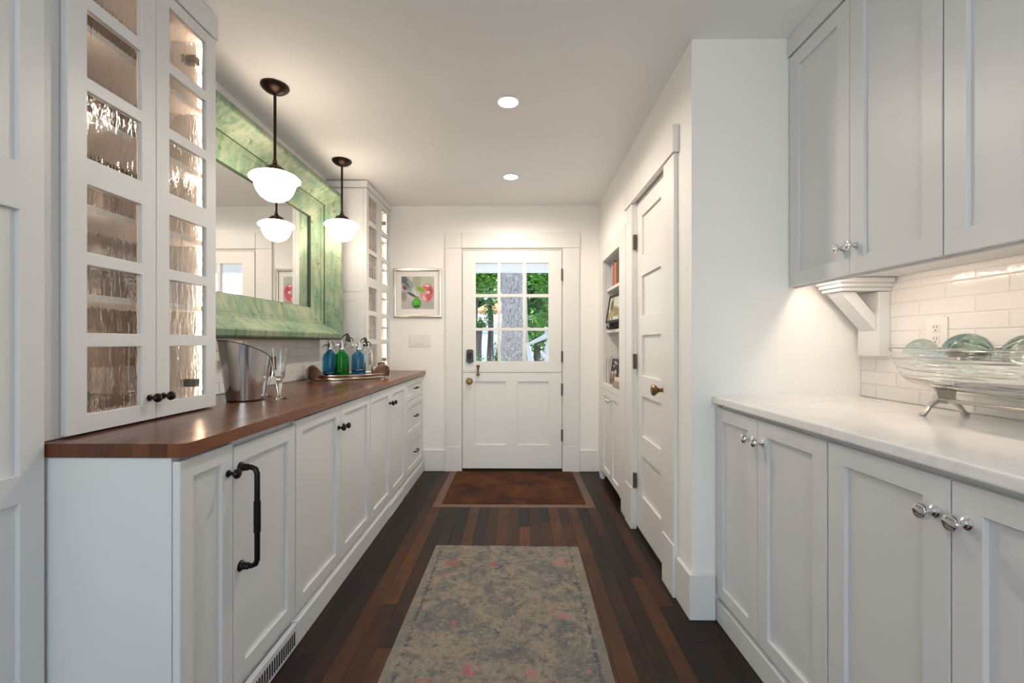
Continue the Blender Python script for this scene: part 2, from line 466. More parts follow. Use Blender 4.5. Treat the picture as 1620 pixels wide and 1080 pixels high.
# shared small hardware, pointing along +X from the face it is fixed to
def knob_mesh(name, m, k=1.0):
    return B().lathe([(.0, 0), (.011 * k, 0), (.011 * k, .003 * k), (.006 * k, .006 * k), (.005 * k, .014 * k), (.008 * k, .018 * k), (.0135 * k, .022 * k), (.0155 * k, .028 * k), (.013 * k, .034 * k), (.006 * k, .0375 * k), (0, .038 * k)], ax='x', seg=18).mesh(name, m, smooth=True)
KNOB_BLACK = knob_mesh('knob', 'black_iron')
def chrome_knob():
    return B().lathe([(0, 0), (.013, 0), (.013, .003), (.010, .005), (.010, .008), (.0065, .011), (.0065, .017), (.012, .020), (.0165, .025), (.0175, .030), (.015, .036), (.008, .0385), (0, .039)], ax='x', seg=20).mesh('knob', 'chrome', smooth=True)
KNOB_CHROME = chrome_knob()
def pull_mesh():
    b = B(); b.tube([(.000, -.045, 0), (.020, -.045, 0), (.026, -.038, 0), (.028, 0, 0), (.026, .038, 0), (.020, .045, 0), (0, .045, 0)], .0055, 8)
    return b.mesh('pull', 'black_iron', smooth=True)
PULL = pull_mesh()

def shaker(parent, F, a0, a1, b0, b1, knob=None, stile=.057, rail=.052, name='door', m='cabinet_paint', th=.020, xf=None, rz=0, hinge=None):
    """flat-panel door: frame + recessed panel (+ knob); F lies on the back of the door, n outward"""
    d = B().lattice(F, [a0, a0 + stile, a1 - stile, a1], [b0, b0 + rail, b1 - rail, b1], [(1, 1)], 0, th).build(name, m, parent, bevel=.0016, xf=xf)
    B().obox(F, (a0 + stile - .004, a1 - stile + .004), (b0 + rail - .004, b1 - rail + .004), (.002, th - .011)).build('panel', m, d, xf=xf)
    if knob:
        me, ka, kb = knob
        O, u, v, n = F
        p = O + u * ka + v * kb + n * th
        if xf is not None: p = xf @ p
        inst(me, 'knob' if me is not PULL else 'pull', p, d, rz)
    return d

# ------------------------------------------------------------------ room shell
YB, XL, XR, XA, YR = 4.10, -1.50, .752, 1.48, 1.915       # back wall, left wall, hall right wall, alcove wall, return wall
HT = 2.72
def struct(o, label, cat): return tag(o, label, cat, kind='structure')
floor = struct(B().box(-3.2, 3.2, -5.2, 4.30, -.10, -.014).build('floor', 'floor_wood'), 'dark reddish brown wooden strip floor running down the room', 'floor')
# floor strips
PW = .0698
edges = [-.617 - PW * k for k in range(5, 0, -1)] + [-.617 + PW * k for k in range(18)] + [.569 + PW * k for k in range(1, 6)]
plank_mesh = {}
for x0, x1 in zip(edges, edges[1:]):
    inside = x0 > -.62 and x1 < .572
    yend = 3.193 if inside else 4.098
    y = .55 - random.random() * .9
    while y < yend - .01:
        L = random.choice((.62, .85, 1.05, 1.3, 1.6)) + random.random() * .1
        ya, yb = max(y, .45), min(y + L, yend)
        if yend - yb < .12: yb = yend
        y = yb if yb > ya else y + L
        if yb - ya < .05: continue
        key = (round(x1 - x0, 3), round(yb - ya, 3))
        if key not in plank_mesh:
            w, l = key[0] / 2 - .0003, key[1] / 2 - .0003
            plank_mesh[key] = B().box(-w, w, -l, l, -.014, 0).mesh('plank', 'floor_wood', bevel=.0007)
        inst(plank_mesh[key], 'plank', ((x0 + x1) / 2, (ya + yb) / 2, 0), floor)
for pts in ([(-.617, 3.194), (.569, 3.194), (.507, 3.256), (-.556, 3.256)], [(-.617, 3.194), (-.556, 3.256), (-.556, 4.098), (-.617, 4.098)], [(.507, 3.256), (.569, 3.194), (.569, 4.098), (.507, 4.098)]):
    B().prism((V((0, 0, 0)), X_, Y_, Z_), pts, -.014, .0).build('border_board', 'mat_border_wood', floor, bevel=.001)

# ceiling, slightly falling towards the entrance door
cb = B(); cb.prism((V((0, 0, 0)), Y_, Z_, X_), [(-5.2, ceil_z(-5.2)), (4.3, ceil_z(4.3)), (4.3, 2.8), (-5.2, 2.8)], -3.2, 3.2)
ceiling = struct(cb.build('ceiling', 'ceiling_paint'), 'smooth off-white plaster ceiling above the passage', 'ceiling')

wall_left = struct(B().box(-1.62, XL, -.8, 4.28, 0, HT).build('wall_left', 'wall_paint'), 'off-white wall behind the walnut counter and green mirror', 'wall')
DX0, DX1, DZ1 = -.508, .416, 2.045
wall_back = struct(B().lattice(FB(YB), [XL, DX0, DX1, 1.0], [0, DZ1, HT], [(1, 0)], -.18, 0).build('wall_back', 'wall_paint'), 'off-white end wall around the dutch door', 'wall')
# hall wall on the right with openings for the panel door and the built-in bookcase
wall_right = struct(B().lattice(FR(XR), [YR, 2.225, 2.835, 2.995, 3.945, YB], [0, 1.998, 2.085, HT], [(1, 0), (1, 1), (3, 0)], -.14, 0).build('wall_right', 'wall_paint'), 'off-white passage wall holding the five-panel door and bookcase', 'wall')
struct(B().box(XR + .32, XR + .50, 2.1, 4.2, 0, HT).build('wall_core', 'wall_paint'), 'plain wall mass behind the bookcase and panel door', 'wall')
wall_return = struct(B().box(XR + .14, XA + .14, YR, YR + .14, 0, HT).build('wall_return', 'wall_paint'), 'short off-white wall at the end of the marble counter', 'wall')
wall_alcove = struct(B().box(XA, XA + .14, -.8, YR, 0, HT).build('wall_alcove', 'wall_paint'), 'wall behind the marble counter, lined with white subway tile', 'wall')
# kitchen behind the camera, with its wide glazed opening
struct(B().box(-3.34, -1.5, -.92, -.8, 0, HT).build('wall_kitchen_west', 'wall_paint'), 'kitchen wall beside the passage mouth on the pantry side', 'wall')
struct(B().box(1.48, 3.34, -.92, -.8, 0, HT).build('wall_kitchen_east', 'wall_paint'), 'kitchen wall beside the passage mouth on the marble counter side', 'wall')
struct(B().box(-3.34, -3.2, -5.2, -.8, 0, HT).build('wall_kitchen_far_west', 'wall_paint'), 'kitchen side wall beyond the pantry', 'wall')
struct(B().box(3.2, 3.34, -5.2, -.8, 0, HT).build('wall_kitchen_far_east', 'wall_paint'), 'kitchen side wall beyond the marble counter', 'wall')
struct(B().lattice((V((0, -5.0, 0)), X_, Z_, Y_), [-3.3, -2.4, 2.4, 3.3], [0, .4, 2.45, HT], [(1, 1)], -.14, 0).build('wall_rear', 'wall_paint'), 'kitchen rear wall with a wide window opening', 'wall')

struct(B().box(-3.6, 3.6, -8.0, -5.16, 2.62, 2.72).build('sun_block_slab', 'porch_white'), 'added slab blocking the sun outside the kitchen rear window', 'roof')  # unseen slab added to keep direct sun out of the kitchen

# tiles
TW, TH, TG = .194, .0515, .003
def tile_wall(wall, face_x, n, y0, y1, z0, z1, phase):
    cache = {}
    B().box(face_x, face_x + .0052 * n, y0, y1, z0, z1).build('grout_bed', 'grout', wall)
    r = 0; z = z0
    while z < z1 - .01:
        h = min(TH, z1 - z)
        y = y0 - (TW + TG) * (phase if r % 2 else phase - .5)
        while y < y1:
            a, b_ = max(y, y0), min(y + TW, y1)
            if b_ - a > .012:
                key = (round(b_ - a, 4), round(h, 4))
                if key not in cache:
                    w = key[0] / 2
                    cache[key] = B().box(0, .007, -w, w, 0, key[1]).mesh('tile', 'tile_white', bevel=.002)
                t = inst(cache[key], 'tile', (face_x, (a + b_) / 2, z), wall, rz=0 if n > 0 else math.pi)
                t.rotation_euler.y = random.uniform(-.004, .004)
            y += TW + TG
        z += TH + TG; r += 1
tile_wall(wall_left, XL, 1, 1.77, 3.455, .932, 1.26, .3)
tile_wall(wall_alcove, XA, -1, .45, YR - .002, .962, 1.425, .47)

# skirting and casings
def trim(name, b, label, cat, m='trim_paint', bevel=.003): return struct(b.build(name, m, bevel=bevel), label, cat)
trim('baseboard_back', B().obox(FB(YB), (-.858, -.666), (0, .196), (0, .016)), 'tall white skirting between drawer unit and dutch door casing', 'baseboard')
trim('baseboard_corner', B().obox(FB(YB), (.578, .734), (0, .196), (0, .016)), 'tall white skirting between dutch door casing and bookcase', 'baseboard')
bb = B(); bb.prism((V((0, 0, 0)), X_, Y_, Z_), [(.850, YR), (.850, YR - .014), (.738, YR - .014), (.738, 2.064), (XR, 2.064), (XR, YR)], 0, .196)
trim('baseboard_return', bb, 'tall white skirting wrapping the wall corner beside the marble counter', 'baseboard')
# dutch door casing
for i, (nm, a, b_, c, lb) in enumerate((
        ('left', (-.664, -.512), (.232, 2.060), .019, 'white casing board on the keypad side of the dutch door'),
        ('right', (.420, .574), (.232, 2.060), .019, 'white casing board on the hinge side of the dutch door'),
        ('head', (-.510, .578), (2.061, 2.205), .024, 'wide white head casing above the dutch door'),
        ('block', (-.664, -.511), (2.061, 2.205), .020, 'square white corner block beside the dutch door head casing'),
        ('plinth_left', (-.666, -.510), (0, .232), .024, 'white plinth block on the keypad side of the dutch door'),
        ('plinth_right', (.418, .577), (0, .232), .024, 'white plinth block on the hinge side of the dutch door'))):
    trim('trim_%d' % (i + 1), B().obox(FB(YB), a, b_, (0, c)), lb, 'door trim', bevel=.002)
# panel door casing
for i, (a, b_, c, lb) in enumerate((
        ((2.075, 2.225), (.245, 2.075), .020, 'white casing board on the knob side of the five-panel door'),
        ((2.835, 2.985), (.262, 2.075), .020, 'white casing board on the hinge side of the five-panel door'),
        ((2.060, 3.002), (2.076, 2.205), .030, 'white head casing above the five-panel door'),
        ((2.070, 2.228), (0, .245), .026, 'white plinth block on the knob side of the five-panel door'),
        ((2.832, 2.988), (0, .262), .026, 'white plinth block on the hinge side of the five-panel door'))):
    trim('trim_%d' % (i + 7), B().obox(FR(XR), a, b_, (0, c)), lb, 'door trim', bevel=.002)

# ------------------------------------------------------------------ dutch door
door1 = thing('door_1', 'white dutch door with nine glass lites over two panels', 'door', (-.048, 4.09, 0), kind='structure')
FD = FB(4.125); TD = .045                     # door face at y = 4.08
us = [-.503, -.385, -.181, -.152, .052, .082, .292, .411]
vz = [.932, 1.015, 1.298, 1.324, 1.607, 1.636, 1.922, 2.034]
up = B().lattice(FD, us, vz, [(i, j) for i in (1, 3, 5) for j in (1, 3, 5)], 0, TD).build('upper_leaf', 'trim_paint', door1, bevel=.002)
for i in (1, 3, 5):
    for j in (1, 3, 5):
        B().obox(FD, (us[i] - .003, us[i + 1] + .003), (vz[j] - .003, vz[j + 1] + .003), (.018, .022)).build('pane', 'window_pane_glass', up)
lo = B().lattice(FD, [-.503, -.388, -.105, .009, .291, .411], [.028, .248, .828, .915], [(1, 1), (3, 1)], 0, TD).build('lower_leaf', 'trim_paint', door1, bevel=.002)
for a in ((-.391, -.102), (.006, .294)): B().obox(FD, a, (.245, .831), (.004, TD - .013)).build('panel', 'trim_paint', lo)
B().obox(FD, (-.503, .411), (.916, .931), (0, TD + .006)).build('ledge', 'trim_paint', door1, bevel=.002)
B().obox(FD, (-.508, .416), (.0, .024), (-.02, .05)).build('dark_gap_strip', 'dark_gap', door1)
B().lattice(FB(4.28), [-.508, -.5045, .4125, .416], [.025, 2.037, DZ1], [(1, 0)], 0, .16).build('jamb', 'trim_paint', door1)
B().lathe([(0, 0), (.030, 0), (.030, .004), (.024, .008), (.012, .012), (.011, .030), (.022, .036), (.029, .046), (.029, .056), (.022, .064), (0, .066)], (-.438, 4.08, .834), 'y', 24, -1).build('knob', 'brass_aged', lo, smooth=True)
kp = B().prism(FB(4.08), [(-.468, 1.010), (-.435, .998), (-.402, 1.010), (-.404, 1.115), (-.414, 1.126), (-.456, 1.126), (-.466, 1.115)], 0, .022).build('keypad_lock', 'black_plastic', up, bevel=.004)
B().obox(FB(4.058), (-.453, -.417), (1.035, 1.095), (0, .004)).build('keypad_cover', 'black_iron', up, bevel=.002)
sb = B(); sb.lathe([(0, 0), (.014, .0), (.016, .008), (.012, .016), (.008, .022), (.0075, .072), (.012, .078), (.016, .088), (.013, .098), (0, .100)], (-.359, 4.063, .885), 'z', 16)
sb.build('slide_bolt', 'brass_aged', lo, smooth=True)
for z0, z1 in ((1.757, 1.868), (1.010, 1.112), (.705, .812), (.285, .390)):
    hb = B(); hb.lathe([(0, 0), (.008, 0), (.008, z1 - z0), (0, z1 - z0)], (.4135, 4.072, z0), 'z', 12)
    hb.build('hinge', 'hinge_metal', up if z0 > .93 else lo, smooth=True)

# ------------------------------------------------------------------ five-panel door
door2 = thing('door_2', 'white five-panel door with aged brass knob on the passage wall', 'door', (.76, 2.53, 0), kind='structure')
FP = FR(.802)
pz = [(1.726, 1.966), (1.355, 1.597), (.988, 1.233), (.617, .862), (.247, .492)]
zs = [.022] + [q for p in reversed(pz) for q in p] + [2.078]
leaf = B().lattice(FP, [2.229, 2.365, 2.722, 2.831], zs, [(1, j) for j in (1, 3, 5, 7, 9)], 0, .037).build('leaf', 'trim_paint', door2, bevel=.002)
for a, b_ in pz: B().obox(FP, (2.362, 2.725), (a - .003, b_ + .003), (.004, .024)).build('panel', 'trim_paint', leaf)
B().obox(FR(XR + .01), (2.229, 2.831), (.0, .022), (-.02, 0)).build('dark_gap_strip', 'dark_gap', door2)  # near-black strip standing in for the shadow under the leaf
B().lathe([(0, 0), (.030, 0), (.030, .004), (.020, .008), (.011, .012), (.010, .034), (.018, .042), (.028, .054), (.030, .062), (.025, .070), (.012, .074), (0, .075)], (.765, 2.292, .944), 'x', 24, -1).build('knob', 'brass_aged', leaf, smooth=True)
for z0, z1 in ((1.78, 1.875), (1.022, 1.117), (.265, .36)):
    B().obox(FR(XR + .004), (2.818, 2.8345), (z0, z1), (-.004, .016)).build('hinge', 'hinge_metal', door2, bevel=.002)

# ------------------------------------------------------------------ built-in bookcase
bk = thing('bookcase', 'white built-in bookcase with open shelves over a pair of doors', 'bookcase', (.74, 3.47, 0))
FK = FR(XR + .012)
B().lattice(FK, [3.0, 3.185, 3.80, 3.94], [.085, .80, .845, 1.88, 1.993], [(1, 0), (1, 2)], 0, .032).build('face_frame', 'trim_paint', bk, bevel=.002)
B().obox(FK, (3.0, 3.14), (0, .085), (0, .03)).build('frame_foot', 'trim_paint', bk)
B().obox(FK, (3.87, 3.94), (0, .085), (0, .03)).build('frame_foot', 'trim_paint', bk)
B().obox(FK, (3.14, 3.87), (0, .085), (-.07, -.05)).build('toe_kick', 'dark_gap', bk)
cs = B(); x0, x1 = XR + .0125, XR + .30
B().box(x1, x1 + .012, 3.17, 3.815, .09, 1.9).build('back_panel', 'trim_paint', bk)
B().box(x0, x1, 3.172, 3.184, .09, 1.9).build('side_panel', 'trim_paint', bk)
B().box(x0, x1, 3.801, 3.813, .09, 1.9).build('side_panel', 'trim_paint', bk)
B().box(x0, x1, 3.184, 3.801, 1.881, 1.893).build('top_panel', 'trim_paint', bk)
for z in (.832, 1.283, 1.632): B().box(x0 + .004, x1, 3.185, 3.80, z - .010 if z < 1 else z - .012, z + .012).build('shelf', 'trim_paint', bk, bevel=.0015)
for a, b_, k in ((3.186, 3.465, 3.437), (3.469, 3.799, 3.497)):
    shaker(bk, FR(XR + .012), a, b_, .09, .797, (KNOB_CHROME, k, .735), stile=.045, rail=.05, m='trim_paint', rz=math.pi, th=.03)
for k in range(7): inst(B().ball((0, 0, 0), .004, 8, 6).mesh('shelf_pin', 'shelf_pin'), 'shelf_pin', (XR + .06, 3.80, .98 + .045 * k), bk)

# ------------------------------------------------------------------ left run: base units
XD = -.890                                   # back of the doors; faces at -.870
FLd = FL(XD)
def base_unit(name, label, cat, y0, y1, group=None):
    t = thing(name, label, cat, (-1.19, (y0 + y1) / 2, 0), group)
    B().box(XL + .002, XD - .001, y0, y1, .0, .892).build('body', 'cabinet_paint', t)
    return t
u0 = base_unit('base_cabinet', 'narrow end base cabinet with one door and plain side panel under the walnut counter', 'cabinet', 1.130, 1.346, 'base cabinets under the walnut counter')
shaker(u0, FLd, 1.132, 1.345, .12, .882, (KNOB_BLACK, 1.322, .795), stile=.05)
fr = base_unit('undercounter_fridge', 'undercounter fridge with white panel door, long black handle and vent grille', 'fridge', 1.348, 1.728)
fd = shaker(fr, FLd, 1.350, 1.726, .125, .867, stile=.057)
hz0, hz1, hy = .488, .798, 1.382
hb = B(); hb.tube([(-.868, hy, hz0), (-.835, hy, hz0), (-.822, hy, hz0 + .006), (-.817, hy, hz0 + .02), (-.817, hy, (hz0 + hz1) / 2 - .05), (-.817, hy, (hz0 + hz1) / 2 - .048), (-.817, hy, (hz0 + hz1) / 2 + .048), (-.817, hy, (hz0 + hz1) / 2 + .05), (-.817, hy, hz1 - .02), (-.822, hy, hz1 - .006), (-.835, hy, hz1), (-.868, hy, hz1)],
                   [.008, .008, .0085, .0085, .0085, .0105, .0105, .0085, .0085, .0085, .008, .008], 14)
hd = hb.build('handle', 'black_iron', fd, smooth=True)
for z in (hz0, hz1):
    B().lathe([(0, 0), (.017, 0), (.017, .003), (.013, .006), (.011, .010), (.012, .014), (.010, .018), (.011, .024), (.009, .028), (0, .028)], (-.870, hy, z), 'x', 18).build('handle_foot', 'black_iron', fd, smooth=True)
B().box(XD - .06, XD - .002, 1.35, 1.726, .874, .893).build('top_gap', 'dark_gap', fr)
gr = B().box(-.880, -.861, 1.352, 1.724, .004, .092).build('vent_grille', 'cabinet_paint', fr, bevel=.001)
GS = B().box(0, .002, -.0035, .0035, 0, .052).mesh('slot', 'vent_slot'); GL = B().box(0, .0025, -.0035, .0035, 0, .052).mesh('louver', 'cabinet_paint')
for k in range(22):
    y = 1.375 + k * .0155
    inst(GS, 'slot', (-.8612, y, .018), gr)
p1 = base_unit('base_cabinet', 'two-door base cabinet next to the panelled fridge', 'cabinet', 1.730, 2.618, 'base cabinets under the walnut counter')
shaker(p1, FLd, 1.734, 2.173, .12, .882, (KNOB_BLACK, 2.145, .775)); shaker(p1, FLd, 2.177, 2.615, .12, .882, (KNOB_BLACK, 2.205, .775))
p2 = base_unit('base_cabinet', 'two-door base cabinet next to the drawer unit, above the floor register', 'cabinet', 2.620, 3.456, 'base cabinets under the walnut counter')
shaker(p2, FLd, 2.622, 3.036, .12, .882, (KNOB_BLACK, 3.008, .775)); shaker(p2, FLd, 3.040, 3.453, .12, .882, (KNOB_BLACK, 3.068, .775))
dr = base_unit('drawer_unit', 'three-drawer unit at the end of the walnut counter beside the door wall', 'drawer unit', 3.458, 4.098, 'base cabinets under the walnut counter')
for z0, z1 in ((.717, .882), (.418, .713), (.12, .414)):
    shaker(dr, FLd, 3.460, 4.060, z0, z1, (PULL, 3.76, (z0 + z1) / 2 + .005), name='drawer', rail=.042 if z1 - z0 < .2 else .052)
B().box(XD, -.872, 4.063, 4.098, .0, .892).build('filler_strip', 'cabinet_paint', dr)
struct(B().box(XD - .004, -.862, 1.729, 4.084, 0, .095).build('trim_12', 'cabinet_paint', bevel=.003), 'white toe board running below the base cabinet doors', 'toe board')
rg = thing('floor_register', 'small white louvred air register in the toe board', 'register', (-.862, 3.15, .03))
B().lattice(FL(-.862), [2.99, 3.005, 3.305, 3.32], [.006, .018, .072, .084], [(1, 1)], 0, .005).build('frame', 'cabinet_paint', rg)
for k in range(7): B().obox(FL(-.8615), (3.005, 3.305), (.020 + k * .0075, .0235 + k * .0075), (.0005, .003)).build('slat', 'cabinet_paint', rg)

# walnut counter of glued staves
ct = thing('counter_top', 'dark walnut butcher block counter top along the mirror wall', 'counter', (-1.17, 2.6, .894))
n = 14; wst = (1.498 - .850) / n
for k in range(n):
    xa = -1.498 + k * wst; xb = xa + wst
    if k < n - 1: b = B().box(xa, xb, 1.1235, 4.098, .894, .930)
    else:
        b = B(); b.prism((V((0, 0, 0)), X_, Y_, Z_), [(xa, 1.1235), (xb - .012, 1.1235), (xb, 1.1355), (xb, 4.098), (xa, 4.098)], .894, .930)
    b.build('stave', 'walnut', ct, bevel=.0006)

# tall pantry cabinet by the camera
pn = thing('pantry_cabinet', 'tall white panelled pantry cabinet beside the counter end', 'cabinet', (-1.36, .82, 0))
B().box(XL + .002, -1.232, .50, 1.121, 0, ceil_z(.82) - .02).build('body', 'cabinet_paint', pn)
pd = B().lattice(FL(-1.231), [.50, .56, 1.062, 1.1205], [.10, .16, .796, .868, 1.513, 1.630, 2.36, 2.42], [(1, 1), (1, 3), (1, 5)], 0, .021).build('door', 'cabinet_paint', pn, bevel=.0018)
for z0, z1 in ((.155, .80), (.864, 1.517), (1.626, 2.365)): B().obox(FL(-1.231), (.556, 1.066), (z0, z1), (.001, .010)).build('panel', 'cabinet_paint', pd)

# ------------------------------------------------------------------ glass-fronted cabinets
ROWS = [(.988, 1.177), (1.217, 1.408), (1.445, 1.635), (1.710, 1.899), (1.937, 2.128), (2.167, 2.357)]
SHELF_Z = (1.322, 1.582, 1.850, 2.105)
def glass_cabinet(label, y0, y1, x_face, led_y, side_open):
    t = thing('glass_cabinet', label, 'cabinet', ((XL + x_face) / 2, (y0 + y1) / 2, .932), 'glass-fronted cabinets standing on the walnut counter')
    xb = x_face - .021
    top = 2.40
    B().box(XL + .002, XL + .012, y0 + .001, y1 - .001, .932, top).build('back_panel', 'walnut_back', t)
    for k, (ya, yb) in enumerate(((y0 + .001, y0 + .017), (y1 - .017, y1 - .001))): B().box(XL + .012, xb, ya, yb, .932, top).build('side_panel', 'cabinet_paint', t)
    B().box(XL + .012, xb, y0 + .017, y1 - .017, .932, .950).build('bottom_panel', 'cabinet_paint', t)
    B().box(XL + .012, xb, y0 + .017, y1 - .017, top - .018, top).build('top_panel', 'cabinet_paint', t)
    for z in SHELF_Z: B().box(XL + .013, xb - .022, y0 + .018, y1 - .018, z - .010, z + .010).build('shelf', 'cabinet_paint', t)
    ym = (y0 + y1) / 2
    for a, b_, k in ((y0, ym - .001, ym - .028), (ym + .001, y1, ym + .028)):
        vzz = [.936] + [q for r in ROWS for q in r] + [top]
        d = B().lattice(FL(xb + .001), [a, a + .056, b_ - .056, b_], vzz, [(1, j) for j in (1, 3, 5, 7, 9, 11)], 0, .020).build('door', 'cabinet_paint', t, bevel=.0015)
        for r in ROWS: B().obox(FL(xb + .001), (a + .053, b_ - .053), (r[0] - .003, r[1] + .003), (.006, .009)).build('pane', 'wavy_glass', d)
        inst(KNOB_BLACK, 'knob', (x_face, k, 1.008), d)
        for z in (1.02, 2.26):
            hy_ = b_ - .075 if b_ == y1 else a + .075
            B().box(xb - .05, xb - .002, hy_ - .012, hy_ + .012, z, z + .03).build('hinge', 'hinge_metal', d)
    B().box(xb - .030, xb - .025, led_y - .002, led_y + .003, .96, 2.375).build('led_strip', 'led_glow', t)
    B().box(xb - .030, xb - .025, y0 + .018, y0 + .023, .96, 2.375).build('led_strip', 'led_glow', t)
    # crown board up to the ceiling
    zc = ceil_z(y1) - .001
    B().box(XL + .002, x_face + .006, y0 - .006 if y0 > 2 else y0, y1 + (0 if y1 > 4 else .006), top + .004, zc).build('crown_board', 'cabinet_paint', t, bevel=.002)
    return t
gc1 = glass_cabinet('tall wavy-glass cabinet standing on the counter next to the pantry', 1.177, 1.765, -1.21, 1.744, 0)
gc2 = glass_cabinet('tall wavy-glass cabinet standing on the counter in the corner by the framed print', 3.452, 4.096, -1.178, 4.074, 0)
B().box(XL + .002, -1.232, 1.1225, 1.1765, .932, 2.40).build('filler_panel', 'cabinet_paint', gc1)
# panelled end of the corner cabinet
shaker(gc2, FB(3.452), -1.496, -1.206, .940, 1.585, name='end_panel', stile=.05, rail=.07, th=.004)
shaker(gc2, FB(3.452), -1.496, -1.206, 1.587, 2.398, name='end_panel', stile=.05, rail=.07, th=.004)

# ------------------------------------------------------------------ big green mirror
mr = thing('wall_mirror', 'large wall mirror in a deep verdigris green moulded frame', 'mirror', (XL, 2.57, 1.21))
my0, my1, mz0, mz1 = 1.80, 3.334, 1.21, 2.307
PROF = [(0, .0), (0, .150), (.004, .168), (.014, .178), (.040, .182), (.048, .178), (.056, .160), (.072, .140), (.089, .116), (.104, .092), (.112, .086), (.114, .078), (.126, .074), (.138, .072), (.141, .062), (.150, .060), (.226, .036), (.230, .030), (.230, .0)]
def member(which):
    b = B()
    def pt(s, h, e):
        if which == 'bottom': return V((XL + .008 + h, (my0 + s) if e == 0 else (my1 - s), mz0 + s))
        if which == 'top': return V((XL + .008 + h, (my0 + s) if e == 0 else (my1 - s), mz1 - s))
        if which == 'near': return V((XL + .008 + h, my0 + s, (mz0 + s) if e == 0 else (mz1 - s)))
        return V((XL + .008 + h, my1 - s, (mz0 + s) if e == 0 else (mz1 - s)))
    nseg = 16; rings = []
    for k in range(nseg + 1):
        f = k / nseg
        rings.append(b.pts([pt(s, h, 0).lerp(pt(s, h, 1), f) for s, h in PROF]))
    m_ = len(PROF)
    for r0, r1 in zip(rings, rings[1:]):
        for i in range(m_ - 1):
            f_ = b.face([r0[i], r0[i + 1], r1[i + 1], r1[i]])
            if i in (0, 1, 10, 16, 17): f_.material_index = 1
    b.face(rings[0]); b.face(rings[-1])
    return b
for w in ('bottom', 'top', 'near', 'far'):
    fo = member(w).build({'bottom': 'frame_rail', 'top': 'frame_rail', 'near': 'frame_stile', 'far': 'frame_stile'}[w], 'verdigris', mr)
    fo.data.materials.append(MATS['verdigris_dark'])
B().box(XL + .010, XL + .030, my0 + .20, my1 - .20, mz0 + .20, mz1 - .20).build('mirror_glass', 'mirror_glass', mr)
for (ya, yb, za, zb) in ((my0 + .229, my0 + .233, mz0 + .229, mz1 - .229), (my1 - .233, my1 - .229, mz0 + .229, mz1 - .229)):
    B().box(XL + .0305, XL + .036, ya, yb, za, zb).build('glass_bead', 'verdigris_dark', mr)
B().box(XL + .001, XL + .0075, my0 + .05, my1 - .05, mz0 + .05, mz1 - .05).build('backing_board', 'verdigris_dark', mr)

# ------------------------------------------------------------------ pendants and recessed lights
def pendant(x, y, label):
    zc = ceil_z(y)
    t = thing('pendant_light', label, 'pendant light', (x, y, zc), 'schoolhouse pendants in front of the mirror')
    B().lathe([(0, 0), (.066, .0), (.067, -.006), (.062, -.014), (.045, -.028), (.020, -.037), (.010, -.041), (0, -.041)], (x, y, zc - .001), 'z', 32).build('canopy', 'bronze_dark', t, smooth=True)
    B().tube([(x, y, zc - .04), (x, y, 2.095)], .0072, 12).build('rod', 'bronze_dark', t, smooth=True)
    B().lathe([(0, 2.112), (.010, 2.110), (.012, 2.104), (.009, 2.098), (.017, 2.090), (.020, 2.084), (.036, 2.078), (.048, 2.066), (.053, 2.052), (.054, 2.044), (0, 2.044)], (x, y, 0), 'z', 28).build('fitter', 'bronze_dark', t, smooth=True)
    sh = B().lathe([(.048, 2.046), (.060, 2.047), (.085, 2.042), (.106, 2.032), (.118, 2.020), (.119, 2.014), (.112, 2.008), (.100, 2.002), (.097, 1.996), (.094, 1.980), (.084, 1.952), (.066, 1.927), (.042, 1.911), (.018, 1.904), (0, 1.903)], (x, y, 0), 'z', 36).build('shade', 'opal_glow', t, smooth=True)
    return t
pendant(-1.227, 2.229, 'dark bronze pendant lamp with opal glass shade, nearer the pantry')
pendant(-1.237, 3.112, 'dark bronze pendant lamp with opal glass shade, nearer the corner glass cabinet')
for (x, y), lb in zip(REC, ('round recessed ceiling downlight nearer the middle of the passage', 'round recessed ceiling downlight nearer the dutch door')):
    z = ceil_z(y)
    t = thing('recessed_downlight', lb, 'ceiling light', (x, y, z), 'recessed downlights in the passage ceiling')
    B().lathe([(.052, -.001), (.054, -.005), (.060, -.005), (.064, -.001)], (x, y, z - .001), 'z', 32).build('trim_ring', 'ceiling_paint', t, smooth=True)
    B().lathe([(0, -.002), (.0525, -.002), (.0525, -.004), (0, -.004)], (x, y, z - .001), 'z', 32).build('lens', 'can_glow', t)

